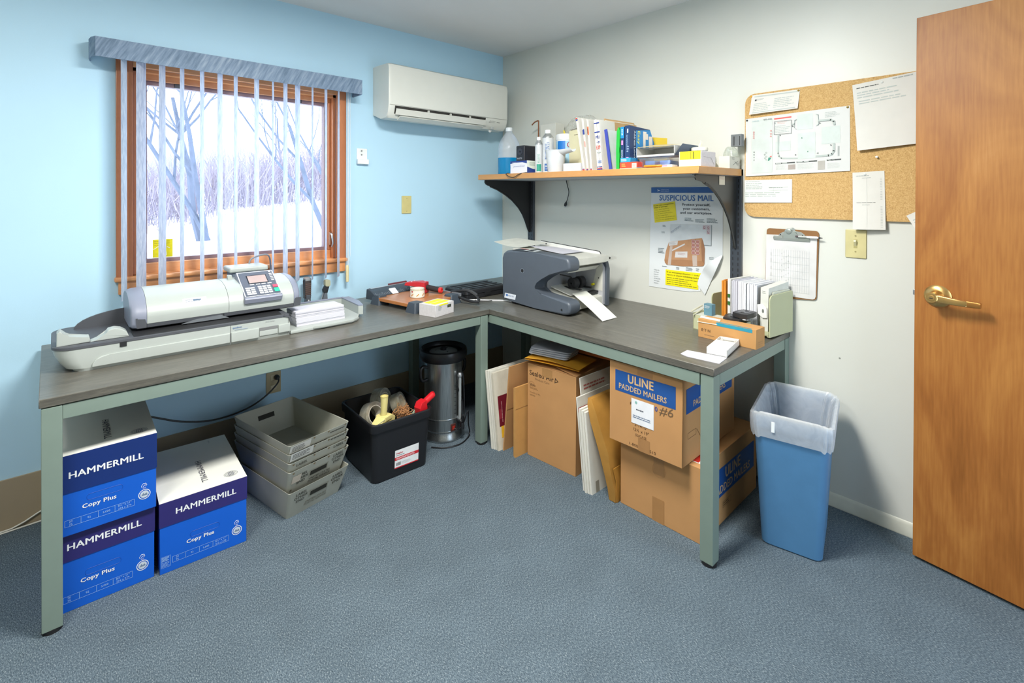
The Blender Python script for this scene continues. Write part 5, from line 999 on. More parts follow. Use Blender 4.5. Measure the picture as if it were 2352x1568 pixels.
b.text('Easy Peel', fr((.062, -.0303, .198), (0, 0, -1), (1, 0, 0)), 0, .008, .022, YT, width=.145, bold=.02, e=.0012); b.text('Address Labels', fr((.030, -.0303, .198), (0, 0, -1), (1, 0, 0)), 0, .006, .015, M('#d6e4f0', .5), width=.140, bold=.01, e=.0012)
for pts in ([(.118, .200), (.150, .200), (.150, .190), (.165, .190), (.165, .160), (.142, .160), (.142, .115), (.120, .115)], [(.172, .178), (.205, .180), (.210, .110), (.174, .108)]): b.shape(gr, pts, M('#e6e0da', .5), .0012)
b.build('carton', av)
yp = MB(); yp.box(0, .10, -.03, 0, 0, .18, M('#e8c93a', .55, var=.03)); tag(place(yp.build('yellow_pad'), (-.165, -1.385, SZ), R(-20)), 'yellow pad peeping out behind the blue label carton', 'pad')
ld = thing('box_lid', 'open white box lid resting on the clear tray on the shelf', 'box lid', (-.36, -1.437, SZ + .060), R(-2))
LDM = M('#d2d3cf', .55); b = MB(); b.box(0, .16, -.215, 0, 0, .002, LDM); b.box(0, .0015, -.215, 0, 0, .010, LDM); b.box(.158, .16, -.215, 0, 0, .05, LDM); b.box(0, .16, -.002, 0, 0, .048, LDM); b.box(0, .16, -.215, -.213, 0, .048, LDM); b.put([(.03, 0, .049), (.16, 0, .050), (.16, -.215, .050), (.012, -.215, .049)], [(0, 1, 2, 3)], LDM); b.put([(0, -.215, .002), (.16, -.215, .002), (.20, -.235, .055), (.04, -.235, .058)], [(0, 1, 2, 3)], M('#5a6d86', .5)); b.rect(fr((-.0003, 0, 0), (0, -1, 0), (0, 0, 1)), .0, .215, .0, .002, INKG); b.build('tray_lid', ld)
b = MB(); b.put([(.0, 0, .050), (.16, -.0, .075), (.16, -.15, .070), (0, -.17, .048)], [(0, 1, 2, 3)], M('#c7b78a', .7)); b.build('flap', ld)
rb = thing('staple_box', 'small red box with barcode sticker at the front of the shelf', 'box', (-.43, -1.385, SZ), R(-1))
b = MB(); b.box(0, .05, -.105, 0, 0, .034, M('#d84a32', .5, var=.03), .001, 1); g = FL(-.0003); b.lines(g, .012, .040, .010, .028, 3, M('#f0b25a', .5), .5, 2); b.rect(g, .074, .100, .006, .028, M('#efe6de', .5)); b.rect(g, 0, .105, 0, .004, M('#e9d8c4', .5), .0008)
for k in range(8): b.rect(g, .077 + .0026 * k, .0782 + .0026 * k, .009, .025, INKD, .001)
b.build('carton', rb)
bx = MB(); bx.box(0, .05, -.06, 0, 0, .022, M('#2f9ad0', .5, var=.05), .001, 1); bx.lines(FL(-.0003), .005, .04, .004, .018, 2, M('#cfe4f0', .5), .5, 3); tag(place(bx.build('small_box'), (-.425, -1.385, SZ + .0345)), 'little sky blue box lying on the red staple box', 'box')
cl = thing('clear_tray', 'clear plastic tray of blue packets on the shelf', 'tray', (-.40, -1.470, SZ))
b = MB(); CLT = film('clear_tray_plastic', '#e6edf2', .18, .22); b.loft([[(x, y, z) for x, y in rrect(-o_, .16 + o_, -.18 - o_, o_, .015)] for z, o_ in ((0, -.010), (.052, 0), (.053, .006))], CLT, (True, False)); b.build('tray_shell', cl)
for i, (x, y, z, c_, lab) in enumerate(((.02, -.06, .004, '#2f6fc0', 'blue packet at the left in the clear tray'), (.03, -.135, .004, '#1f74c9', 'blue packet at the right in the clear tray'))):
    k = MB(); k.box(0, .10, -.055, 0, 0, .034, M(c_, .5, var=.08, scale=30), .004); tag(place(k.build('packet'), (-.40 + x, -1.470 + y + .03, SZ + z), R(6 * i)), lab, 'packet')
sc = thing('scissors', 'orange handled scissors lying at the front edge of the shelf', 'scissors', (-.44, -1.53, SZ))
b = MB(); b.prism([(-.005, 0), (.02, .045), (.012, .055), (-.012, .004)], 'z', .002, .006, STEEL); b.build('blades', sc)
for x in (-.006, .010):
    b = MB(); b.tube([(x + .009 * math.cos(a * .5236) - .0, -.055 + .045 * math.sin(a * .5236), .008) for a in range(13)], .0055, M('#e08a1e', .5), 8); b.build('handle', sc)
wp = MB(); wp.box(0, .05, -.085, 0, 0, .012, M('#e6e6e2', .5), .002); wp.rect(FL(-.0003), .0, .03, .006, .011, M('#5a5fae', .5)); wp.rect(FL(-.0003), .03, .06, .004, .011, M('#d890a8', .5)); tag(place(wp.build('marker_pack'), (-.445, -1.60, SZ)), 'small white strip pack beside the orange scissors', 'packet')
cu = thing('moistener_bottle', 'white plastic pot with stubby spout behind the yellow labelled box', 'bottle', (-.222, -1.705, SZ))
b = MB(); b.lathe([(.027, 0), (.029, .003), (.035, .088)], (0, 0, 0), CANW, 24); b.build('pot', cu)
b = MB(); b.lathe([(.038, .086), (.039, .088), (.039, .100), (.034, .103), (.001, .104)], (0, 0, 0), M('#e6e4d4', .4), 24); b.build('lid', cu)
b = MB(); b.tube(spl([(0, 0, .103), (0, -.002, .115), (.002, -.006, .125), (0, -.004, .136)]), [.007] * 6 + [.006] * 6 + [.003] * 7, M('#e9e4c4', .5), 8); b.build('spout', cu)
yb = thing('label_box', 'white carton with yellow label near the right end of the shelf', 'box', (-.41, -1.700, SZ), R(-1))
b = MB(); b.box(0, .135, -.108, 0, 0, .070, M('#e0d9d8', .6, var=.05, scale=90), .001, 1); gr = fr((0, -.1083, 0), (1, 0, 0), (0, 0, 1)); b.tube([(.02, -.109, .045), (.09, -.109, .042), (.12, -.109, .012)], .0006, M('#a9a29e', .6), 4); b.build('carton', yb)
b = MB(); g = FL(-.0003); b.rect(g, .004, .106, .033, .070, M('#f2e61e', .5)); b.rect(FT(.0702), -.0, .02, -.106, -.004, M('#f2e61e', .5)); 
for u0, u1, m_ in ((.030, .033, '#b9ae1a'), (.040, .042, '#b9ae1a'), (.058, .061, '#7f7a20'), (.070, .074, '#2f3420')): b.rect(g, u0, u1, .036 if m_ != '#2f3420' else .035, .068, M(m_, .5), .001)
b.build('yellow_label', yb)
b = MB()
def crump(u, v):
    a = 6.283 * u; t = math.pi * .5 * v; k = 1 + .16 * math.sin(5 * a + 3 * v) + .10 * math.sin(11 * a - 7 * v); return (.050 * math.cos(a) * math.cos(t) * k, .070 * math.sin(a) * math.cos(t) * k, .088 * math.sin(t) * (1 + .12 * math.sin(9 * a)))
b.grid(44, 10, crump, film('crumpled_bag', '#e4e8e2', .14, .5, .15)); tag(place(b.build('plastic_bag'), (-.125, -1.668, SZ)), 'crumpled clear plastic bag at the right end of the shelf', 'bag')
bg_ = thing('index_box', 'small cream box with a pen cross on its end at the right shelf end', 'box', (-.145, -1.814, SZ), R(2))
b = MB(); b.box(0, .125, -.004, .05, 0, .060, M('#d9d6c8', .55), .002); gr = fr((0, -.0043, 0), (1, 0, 0), (0, 0, 1)); b.lines(gr, .025, .06, .044, .056, 2, M('#8a8a80', .6), .4, 3); b.tube([(.04, -.005, .018), (.10, -.005, .040)], .0007, INKD, 4); b.tube([(.06, -.005, .036), (.085, -.005, .024)], .0007, INKD, 4); b.rect(gr, .085, .125, .018, .032, M('#b9b6aa', .6)); b.build('carton', bg_)
gd = MB(); gd.box(0, .03, -.052, 0, 0, .06, M('#6b7072', .45), .002); gd.box(-.001, .0, -.045, -.042, .005, .050, BLK); gd.box(-.001, 0, -.018, -.014, .005, .05, BLK)
gdo = place(gd.build('battery_charger'), (-.075, -1.792, SZ + .110)); tag(gdo, 'grey charger brick standing on the small cream box at the right end of the shelf', 'charger')

b = MB()
b.grid(30, 8, lambda u, v: ((.040 * math.cos(6.283 * u) * math.cos(1.57 * v) * (1 + .15 * math.sin(31 * u))), .030 * math.sin(6.283 * u) * math.cos(1.57 * v) * (1 + .15 * math.sin(25 * u + 4 * v)), .048 * min(1, math.sin(1.57 * v) * 1.3)), film('crumpled_bag', '#e4e8e2', .14, .5, .15)); tag(place(b.build('plastic_bag'), (-.075, -1.792, SZ + .0605)), 'small clear bag between the cream box and the grey charger at the shelf end', 'bag')

# ================================================================== under the desk by the window
HBL = M('#0a5ac6', .42, var=.03, scale=6); HNV = M('#2a2568', .45, var=.03); HNB = M('#0c2a6c', .45, var=.03); HWT = M('#e2e3da', .5, var=.01); HLT = M('#9cc4ee', .5); HTX = M('#e8ebee', .5)
def reambox(label, loc, rz, lid_h, lidmat, h=.258):
    t = thing('paper_box', label, 'box', loc, R(rz), 'cases of copy paper')
    w, d = .286, .445; b = MB(); b.box(.002, w - .002, .002, d - .002, 0, h - .004, HBL, .001, 1); g = FX(.0017)
    b.text('Copy Plus', g, .128, .080 if lid_h < .1 else .076, .0135, HTX, width=.088, bold=.03, align='c')
    b.tube([(x, .0016, z) for x, z in rrect(.095, .190, .098, .118, .009, 3) + [(.190, .109)]], .0005, M('#0c48a8', .5), 4)
    b.frame(g, .040, .222, .030, .052, .0008, HLT)
    for u in (.080, .124, .168): b.rect(g, u, u + .0008, .030, .052, HLT)
    for s, u, v in (('20', .055, .043), ('75', .055, .033), ('92', .101, .038), ('5,000', .146, .038), ('8\u00bd" x 11"', .195, .043), ('216 x 279', .195, .033)): b.text(s, g, u, v, .0065, HLT, align='c')
    b.ring(g, .250, .058, .0175, .0022, HTX); b.disc(g, .250, .058, .0125, M('#bfcad6', .5)); b.shape(g, [(.241, .054), (.247, .064), (.250, .058), (.256, .062), (.259, .054)], M('#6c7f98', .5), .001)
    b.tube([(.243, .0015, .083), (.241, .0015, .088), (.247, .0015, .096), (.254, .0015, .095), (.257, .0015, .089), (.253, .0015, .085)], .0007, HTX, 4); b.tube([(.246, .0015, .084), (.249, .0015, .088), (.253, .0015, .091)], .0006, HTX, 4); b.text('FSC', g, .250, .078, .004, HTX, align='c')
    b.frame(g, .006, .034, .022, .062, .0008, HLT); b.lines(g, .008, .032, .044, .060, 4, HLT, .5, 3); b.lines(g, .008, .032, .025, .042, 4, HLT, .35, 4)
    b.build('carton', t)
    b = MB(); z0 = h - lid_h; b.put([(0, 0, z0), (w, 0, z0), (w, d, z0), (0, d, z0), (0, 0, h), (w, 0, h), (w, d, h), (0, d, h)], [(0, 1, 5, 4), (1, 2, 6, 5), (2, 3, 7, 6), (3, 0, 4, 7)], lidmat); b.rect(FT(h - .0004), 0, w, 0, d, HWT, .0004)
    g = FX(0); k = lid_h; b.text('HAMMERMILL', g, .149, h - k * (.60 if k < .1 else .62), .0215, HTX, width=.196, bold=.022, align='c')
    tf_ = fr((.130, .145, h), (0, 1, 0), (-1, 0, 0)); tf_ = fr((.155, .24, h), (0, -1, 0), (1, 0, 0)); b.text('HAMMERMILL', tf_, -.01, -.012, .021, M('#3a3a48', .6), width=.190, bold=.012)
    gt = FT(h); b.text('8.5 x 11', fr((.215, .42, h), (0, -1, 0), (1, 0, 0)), 0, 0, .006, M('#4a4a56', .6))
    for i in range(5): b.ring(gt, .240, .060, .006 + .004 * i, .0012, M('#5d5f72', .6), .0006, 20, sx=1.1)
    for i in range(4): b.rect(gt, .232 + .005 * i, .2335 + .005 * i, .044, .076, M('#5d5f72', .6), .0007)
    b.build('lid', t); return t
reambox('lower blue paper box in the stack of two behind the left desk leg', (-2.571, -.702, 0), -1, .092, HNV)
reambox('upper blue paper box on top of the stack of two behind the left desk leg', (-2.567, -.718, .2582), -1, .124, HNB, .264)
reambox('single blue paper box with white lid on the floor right of the stacked two', (-2.274, -.716, 0), -2.4, .088, HNV)
TUBM = M('#a9aa9e', .6, var=.05, scale=10); TXT = M('#4c4c44', .7)
def tub(label, loc, rz, marks):
    t = thing('mail_tub', label, 'mail tub', loc, R(rz), 'nested mail tubs'); h = .130; b = MB()
    def ringz(z, o_): k = z / h; hx, hy = .128 + .019 * k - o_, .190 + .050 * k - o_; return [(x, y, z) for x, y in rrect(-hx, hx, -hy, hy, .012, 3)]
    b.loft([ringz(.0, 0), ringz(h, 0), ringz(h + .0015, .001), ringz(h, .003), ringz(.003, .003)], TUBM); 
    s = V((0, -.190, 0)); up_ = V((0, -.050, .130)); L_ = up_.length; g = (s, V((1, 0, 0)), up_.normalized()); b.T = Mx.Identity(4)
    marks(b, g, L_); b.build('tub_body', t)
    b = MB(); b.rect(g, -.040, .040, .075, .098, M('#2e2d26', .8), .0016); b.frame(g, -.046, .046, .069, .104, .004, M('#a3a394', .6), .002); b.build('hand_slot', t)
    i2 = (V((0, .187, .003)), V((1, 0, 0)), V((0, .050, .127)).normalized())
    b = MB(); O, X_, Y_ = i2; N_ = V((0, -1, .39)).normalized() * .0012
    b.poly([tuple(O + X_ * u + Y_ * v + N_) for u, v in ((-.040, .078), (.040, .078), (.040, .100), (-.040, .100))], M('#2a2a26', .8)); b.build('hand_slot', t)
    return t
def loe(b, g, u, v, s=1.0):
    for i, q in enumerate(('LABEL', 'OTHER', 'END')): b.text(q, g, u, v - .019 * i * s, .0135 * s, TXT, bold=.02, align='c', e=.0012)
def m5(b, g, L_): loe(b, g, -.085, .110); loe(b, g, .090, .112); b.text('UNITED STATES', g, -.005, .045, .010, M('#7d7a6c', .7), align='c', bold=.02, e=.0012); b.text('POSTAL SERVICE', g, -.005, .031, .010, M('#7d7a6c', .7), align='c', bold=.02, e=.0012)
def dots(b, g):
    for u, v in ((-.125, .130), (-.03, .134), (.04, .134), (.125, .135)): b.disc(g, u, v, .005, M('#8a7a5c', .7), .0012, 10)
def m4(b, g, L_):
    loe(b, g, -.080, .100); loe(b, g, .092, .118); dots(b, g); b.text('UNITED STATES', g, .012, .052, .010, TXT, align='c', bold=.02, e=.0012); b.text('POSTAL SERVICE', g, .012, .038, .010, TXT, align='c', bold=.02, e=.0012); b.rect(g, -.125, -.085, .075, .112, M('#cfc4b4', .6), .0018); b.disc(g, -.12, .04, .005, M('#6c675a', .7), .0012)
def m3(b, g, L_): dots(b, g); b.text('LABEL', g, -.085, .114, .0135, TXT, bold=.02, align='c', e=.0012); b.text('LABEL', g, .092, .122, .0135, TXT, bold=.02, align='c', e=.0012)
def m2(b, g, L_): dots(b, g); b.rect(g, -.138, -.035, .105, .146, M('#dcdcd6', .6), .0018); b.lines(g, -.13, -.045, .112, .14, 4, M('#70706a', .6), .5, 4, .0024); b.lines(g, .05, .135, .125, .132, 1, TXT, .8, 5, .0012)
def m1(b, g, L_): dots(b, g); b.rect(g, -.140, -.045, .100, .138, M('#d6d6d0', .6), .0018); b.lines(g, -.13, -.06, .106, .132, 4, M('#70706a', .6), .5, 6, .0024); b.lines(g, .05, .13, .118, .126, 1, TXT, .7, 7, .0012)
for lab, z, rz, x, y, mk in (('bottom mail tub of the nested stack with label other end printed by its hand slot', 0, 11.5, -1.740, -.487, m5), ('second mail tub from the bottom with its lower half showing above the bottom one', .087, 11.5, -1.740, -.487, m4), ('middle mail tub of the nested stack showing a strip with the word label twice', .124, 11.5, -1.740, -.487, m3), ('second mail tub from the top with a white barcode sticker at its left corner', .161, 11.5, -1.740, -.487, m2), ('topmost empty mail tub of the nested stack with grey inside', .198, 11.5, -1.740, -.487, m1)): tub(lab, (x, y, z), rz, mk)

bn = thing('storage_bin', 'black plastic storage bin full of packing tape supplies under the desk', 'bin', (-1.290, -.560, 0), R(-2))
BB = M('#15161a', .45, var=.05); b = MB()
def rb_(z, hx, hy, r_=.03): return [(x, y, z) for x, y in rrect(-hx, hx, -hy, hy, r_, 5)]
b.loft([rb_(0, .142, .160), rb_(.006, .147, .165), rb_(.250, .158, .180), rb_(.252, .166, .188), rb_(.285, .168, .192), rb_(.292, .165, .189), rb_(.290, .156, .180), rb_(.010, .142, .160)], BB); b.build('bin_body', bn)
b = MB(); sl_ = V((0, -.015, .244)).normalized(); g = (V((0, -.1662, .006)), V((1, 0, 0)), sl_); LBR = M('#c4242e', .5)
b.rect(g, -.040, .090, .038, .128, M('#e3e6e6', .5), .0015); b.rect(g, -.040, .090, .078, .093, LBR, .002); b.rect(g, -.040, .090, .038, .043, LBR, .002); b.text('Staples', g, -.033, .108, .009, LBR, bold=.02, e=.002); b.lines(g, -.033, .03, .097, .104, 1, M('#7c8486', .5), .5, 2, .002); b.lines(g, -.033, .075, .081, .090, 2, M('#f0d6d6', .5), .5, 3, .0026)
for k in range(9): b.rect(g, -.032 + .0028 * k, -.0306 + .0028 * k, .050, .066, M('#30343a', .5), .0022)
b.lines(g, -.004, .05, .050, .066, 3, M('#b9bfc2', .5), .4, 5, .002); b.build('maker_label', bn)
FILM = film('crinkled_clear_film', '#d9d6cc', .12, .40, .15)
b = MB()
def wad(u, v):
    a = 6.283 * u; t = math.pi * (v - .5); k = 1 + .10 * math.sin(5 * a + 3 * v) + .07 * math.sin(9 * a - 5 * v); return (.118 * math.cos(a) * math.cos(t) * k, .135 * math.sin(a) * math.cos(t) * k, .100 + .088 * math.sin(t) * (1 + .08 * math.sin(7 * a)))
b.grid(36, 14, wad, FILM); tag(place(b.build('plastic_wrap'), (-1.290, -.560, .012)), 'crumpled clear plastic filling the lower part of the black bin', 'plastic wrap')
TCL = film('wide_clear_tape', '#dcdacf', .14, .5); COR = M('#cfc9ba', .7)
tape_roll('tape_roll', 'largest clear tape roll standing upright at the middle of the black bin', 'tape', (-1.280, -.440, .262), (R(78), R(8), R(32)), .070, .045, .050, TCL, COR, 'tape rolls in the black bin')
tape_roll('tape_roll', 'clear tape roll at the left side of the black bin beside the yellow dispenser', 'tape', (-1.372, -.535, .250), (R(70), R(-8), R(20)), .062, .042, .050, TCL, COR, 'tape rolls in the black bin')
tape_roll('tape_roll', 'clear tape roll toward the right back of the black bin behind the rubber bands', 'tape', (-1.208, -.500, .250), (R(66), R(6), R(40)), .052, .036, .045, TCL, COR, 'tape rolls in the black bin')
CRY = M('#dfd38c', .45, var=.03)
yd = thing('tape_dispenser', 'cream yellow hand tape dispenser with its handle standing up in the black bin', 'tape dispenser', (-1.350, -.642, .225), R(22))
b = MB(); b.tube([(0, 0, .050), (.0, -.004, .085), (0, -.006, .125), (0, -.006, .150)], [.015, .016, .0175, .019], CRY, 14); b.lathe([(.014, 0), (.0195, 0), (.0195, .004), (.015, .004), (.012, -.01)], (0, -.006, .149), M('#c9b970', .5), 14); b.build('handle', yd)
b = MB(); b.prism([(-.05, .0), (-.058, .03), (-.02, .055), (.03, .058), (.062, .035), (.055, .0)], 'y', -.028, .028, CRY, .006); b.box(-.02, .03, -.032, .032, .035, .058, CRY, .004); b.build('body', yd)
b = MB(); b.put([(-.052, -.027, .03), (-.052, .027, .03), (-.078, .027, .036), (-.078, -.027, .036)], [(0, 1, 2, 3)], STEEL); b.tube([(-.06, -.028, .02), (-.09, -.036, .05), (-.04, -.04, .055)], .0015, STEEL, 5); b.build('cutter', yd)
rbg = thing('rubber_band_bag', 'clear bag of tan rubber bands at the front of the black bin', 'bag', (-1.232, -.628, .215), R(10))
b = MB(); rn = random.Random(9); RBM = M('#c08a58', .6, var=.1)
for i in range(60):
    c = V((rn.uniform(-.022, .022), rn.uniform(-.022, .022), .02 + .045 * rn.random())); n1 = V((rn.gauss(0, 1), rn.gauss(0, 1), rn.gauss(0, 1))).normalized(); n2 = n1.cross(V((rn.gauss(0, 1), rn.gauss(0, 1), rn.gauss(0, 1)))).normalized(); r_ = .014 + .008 * rn.random()
    b.tube([c + n1 * r_ * math.cos(a * .785) * 1.3 + n2 * r_ * .6 * math.sin(a * .785) for a in range(9)], .0014, RBM, 4, False)
o = b.build('rubber_bands', rbg); o['kind'] = 'stuff'
b = MB(); b.grid(18, 8, lambda u, v: ((.040 - .022 * max(0, v - .55) * 2) * math.cos(6.283 * u) * (1 + .06 * math.sin(25 * u)) - .06 * max(0, v - .6), (.032 - .024 * v) * math.sin(6.283 * u) * (1 + .1 * math.sin(31 * u + 5 * v)), -.01 + .13 * v + .012 * math.sin(12.5 * u) * v), film('bag_film', '#e9e4da', .16, .10, .12)); b.build('bag', rbg)
rg = thing('tape_gun', 'red plastic tape gun at the right rear rim of the black bin', 'tape dispenser', (-1.165, -.702, .275), R(12))
RD2 = M('#d0202a', .35, var=.03); b = MB(); b.prism([(-.02, -.06), (-.035, .02), (-.02, .045), (.012, .05), (.02, .01), (.012, -.06)], 'y', -.022, .022, RD2, .004); b.build('body', rg)
b = MB(); b.tube([(-.01, 0, .022), (.03, 0, .036), (.075, .0, .052)], [.014, .0165, .017], RD2, 12); b.lathe([(.009, 0), (.017, 0), (.017, .003), (.010, .003), (.009, -.015)], (.075, 0, .052), RD2, 12, 'x'); b.build('handle', rg)
gp = thing('tape_roll', 'small pale green tape roll on wire holder at the right rim of the black bin', 'tape', (-1.168, -.655, .238), 0, None, (R(80), 0, R(-20)))
b = MB(); b.lathe([(.014, 0), (.024, 0), (.024, .02), (.014, .02), (.014, 0)], (0, 0, 0), M('#b9c8ae', .5), 22, cap=(False, False)); b.build('tape', gp)
b = MB(); b.tube([(-.022, -.01, -.004), (-.024, .02, -.004), (.0, .027, -.004), (.022, .01, -.004)], .0018, STEEL, 5); b.build('wire_holder', gp)

# coffee urn
ur = thing('coffee_urn', 'tall stainless steel coffee urn with black lid under the desk corner', 'coffee urn', (-.902, -.512, 0), R(-92))
n = NT('brushed_steel'); v = n.coord((30, 30, .6)); f_ = n.noise(v, 20, 3); n.link(n.ramp(f_, [(.3, '#8d9294'), (.7, '#c0c4c4')]), n.b.inputs['Base Color']); n.b.inputs['Metallic'].default_value = .95; n.b.inputs['Roughness'].default_value = .3; SST = n.m
b = MB(); b.lathe([(.094, 0), (.118, .002), (.120, .012), (.112, .030), (.108, .045), (.108, .052), (.1095, .056), (.108, .060), (.108, .118), (.1115, .122), (.108, .128), (.108, .44)], (0, 0, 0), SST, 48, cap=(True, False)); b.build('body', ur)
UBK = M('#1c1d20', .35, var=.04)
b = MB(); b.lathe([(.108, .432), (.126, .438), (.134, .455), (.136, .478), (.132, .494), (.124, .500), (.116, .494), (.110, .478), (.085, .470), (.05, .476), (.001, .477)], (0, 0, 0), UBK, 48, cap=(False, False)); b.build('lid', ur)
b = MB(); b.lathe([(.078, .4725), (.080, .4765), (.060, .481), (.030, .483), (.001, .483)], (0, 0, 0), M('#949a9a', .4), 32); b.lathe([(.017, .482), (.018, .492), (.014, .497), (.001, .498)], (0, 0, 0), UBK, 18)
for a in (0, 2.1, 4.2): b.cyl((.042 * math.cos(a), .042 * math.sin(a), .480), .005, .004, UBK, 'z', 8)
b.build('lid_plate', ur)
for s in (1, -1):
    b = MB(); b.tube(spl([(0, s * .106, .405), (0, s * .135, .412), (0, s * .148, .395), (0, s * .146, .352), (0, s * .132, .335), (0, s * .106, .338)]), .009, UBK, 10); b.build('handle', ur)
b = MB(); b.tube([(.124, .030, .12), (.124, .030, .36)], .0085, M('#c9cfd0', .15, .6), 12); b.lathe([(.012, 0), (.014, .01), (.010, .02), (.004, .024)], (.124, .030, .355), STEEL, 14); b.box(.100, .128, .022, .038, .115, .130, STEEL, .002)
for i in range(8): b.box(.1085, .1095, .004, .012 if i % 2 else .016, .15 + .022 * i, .152 + .022 * i, PK)
b.build('sight_glass', ur)
b = MB(); b.tube([(.104, .030, .110), (.130, .030, .110), (.150, .030, .106)], [.012, .012, .010], UBK, 12); b.lathe([(.008, 0), (.012, -.02), (.010, -.035)], (.148, .030, .106), UBK, 12); b.tube([(.148, .030, .112), (.152, .030, .14), (.162, .030, .152)], .006, UBK, 8); b.build('spigot', ur)
b = MB(); b.box(.104, .112, -.02, .012, .055, .095, M('#4a1f18', .5), .003); b.box(.110, .114, -.012, .004, .065, .085, M('#a02818', .4), .001); b.build('switch_plate', ur)
b = MB(); b.tube(spl([(.112, .0, .07), (.135, .02, .08), (.128, .045, .20), (.122, .01, .33), (.120, .05, .37), (.122, .06, .25), (.128, .055, .13), (.140, .045, .10), (.145, .07, .16), (.128, .085, .08), (.12, .10, .02), (.14, .07, .0045), (.17, .00, .0045), (.155, -.08, .0045), (.10, -.14, .0045)], 6), .0038, UBK, 6); b.build('power_cord_or_glare', ur)
pg = thing('power_cord_or_glare', 'black cord plugged into the beige outlet and draped behind the paper boxes', 'cord', (-1.66, -.02, .37))
b = mbw(pg); b.tube(spl([(-1.650, -.030, .372), (-1.662, -.050, .352), (-1.72, -.07, .312), (-1.80, -.085, .279), (-1.90, -.095, .264), (-2.0, -.10, .268), (-2.11, -.105, .300), (-2.20, -.11, .345), (-2.30, -.12, .40)]), .0042, PK, 7); b.build('cable', pg)
b = mbw(pg); b.lathe([(.010, 0), (.013, -.004), (.013, -.018), (.007, -.03)], (-1.655, -.0085, .374), PK, 14, 'y'); b.build('plug', pg)
wcb = thing('wall_cable', 'pair of thin white cables running along the bottom of the blue wall at the left', 'cable', (-2.9, -.02, 0))
for pts in ([(-3.2, -.016, .020), (-2.75, -.016, .006), (-2.66, -.018, .014), (-2.58, -.016, .048), (-2.40, -.016, .11), (-2.2, -.016, .13)], [(-3.2, -.022, .004), (-2.80, -.024, .004), (-2.70, -.028, .004), (-2.60, -.024, .004), (-2.2, -.02, .004)]):
    b = mbw(wcb); b.tube(spl(pts, 4), .0034, M('#d2d2c8', .5), 6); b.build('strand', wcb)

# ================================================================== under the desk along the white wall
CRD = M('#b98a58', .8, var=.05, scale=7); CRE = M('#8f673c', .85); CRW = M('#d8d6cc', .6, var=.03)
def slab(name, x0, x1, y0, y1, h, lean, mat, label, cat, marks=None, group=None, z=0, rz=0, n_=1, edge=None):
    """flat sheet standing on its edge, its head leaning by `lean` along y"""
    b = MB(); d = (y1 - y0) / n_
    for k in range(n_):
        a0, a1 = y0 + d * k, y0 + d * (k + .9); hh = h - (.006 * k if n_ > 1 else 0); dx = .004 * k if n_ > 1 else 0
        b.put([(x0 + dx, a0, 0), (x1, a0, 0), (x1, a0 + lean, hh), (x0 + dx, a0 + lean, hh), (x0 + dx, a1, 0), (x1, a1, 0), (x1, a1 + lean, hh), (x0 + dx, a1 + lean, hh)], [(0, 1, 2, 3), (4, 7, 6, 5), (0, 4, 5, 1), (3, 2, 6, 7), (0, 3, 7, 4), (1, 5, 6, 2)], mat)
    g = (V((x0, y0, 0)), V((1, 0, 0)), V((0, lean, h)).normalized())
    if marks: marks(b, g, x1 - x0, h)
    o = b.build(name); place(o, (0, 0, z), R(rz)); return tag(o, label, cat, group)
def mk0(b, g, w, h):
    MAR = M('#6a1626', .5, var=.04); b.rect(g, .02, .20, .12, .28, MAR, .001); b.rect(g, .03, .05, .06, .12, M('#e0b02a', .5), .001); b.rect(g, .02, .04, .16, .21, M('#8a2a36', .5), .0014); b.rect(g, .05, .065, .012, .075, M('#c43a34', .5), .001)
    b.text('Heavy-Duty', fr(g[0] + g[1] * .125 + g[2] * .15, g[2], -g[1]), 0, 0, .012, M('#e8dcdc', .5), width=.10, bold=.02, e=.0016); b.text('Business', fr(g[0] + g[1] * .100 + g[2] * .15, g[2], -g[1]), 0, 0, .012, M('#e8dcdc', .5), width=.08, bold=.02, e=.0016); b.lines(fr(g[0] + g[1] * .04 + g[2] * .14, g[2], -g[1]), 0, .12, -.008, 0, 1, M('#b98a8a', .5), .5, 3, .0016)
for i, (y0, hh, lab) in enumerate(((-.834, .408, 'leftmost white flat mailer in the bundle leaning beside the desk leg'), (-.846, .412, 'second white flat mailer in the bundle leaning beside the desk leg'), (-.858, .410, 'third white flat mailer in the bundle leaning beside the desk leg'))):
    slab('flat_mailer', -.805 + .004 * i, -.50, y0, y0 + .0095, hh, .055, CRW, lab, 'mailer', None, 'white flat mailers by the desk leg')
slab('flat_mailer', -.795, -.50, -.876, -.8635, .404, .052, M('#cfc9b8', .6), 'front flat mailer with a maroon printed panel leaning beside the desk leg', 'mailer', mk0, 'white flat mailers by the desk leg')
slab('cardboard_sheet', -.772, -.50, -.890, -.882, .462, -.045, CRD, 'tall brown cardboard sheet standing between the white flat mailers and the open flapped carton', 'cardboard', lambda b, g, w, h: b.rect(g, 0, .32, .225, .228, CRE, .0008))
slab('cardboard_sheet', -.775, -.58, -.985, -.965, .365, .002, M('#c09052', .8, var=.05), 'shorter folded yellow brown cardboard standing against the open flapped carton', 'cardboard', lambda b, g, w, h: b.rect(g, 0, .27, .25, .252, CRE, .0008), n_=2)
sa = thing('carton', 'brown carton with open flaps and curly dark lettering under the corner desk', 'box', (-.702, -1.000, 0), R(4.5))
b = MB(); w_, d_, h_ = .33, .312, .488
b.box(0, w_, -d_, 0, 0, h_ - .002, CRD, .001, 1)
g = FL(-.0002); INKB = M('#4a3522', .7); b.text('Sealed Air', g, .014, .428, .026, INKB, width=.160, bold=.012); b.text('Product Care', g, .052, .408, .012, M('#8a6a48', .7), width=.095)
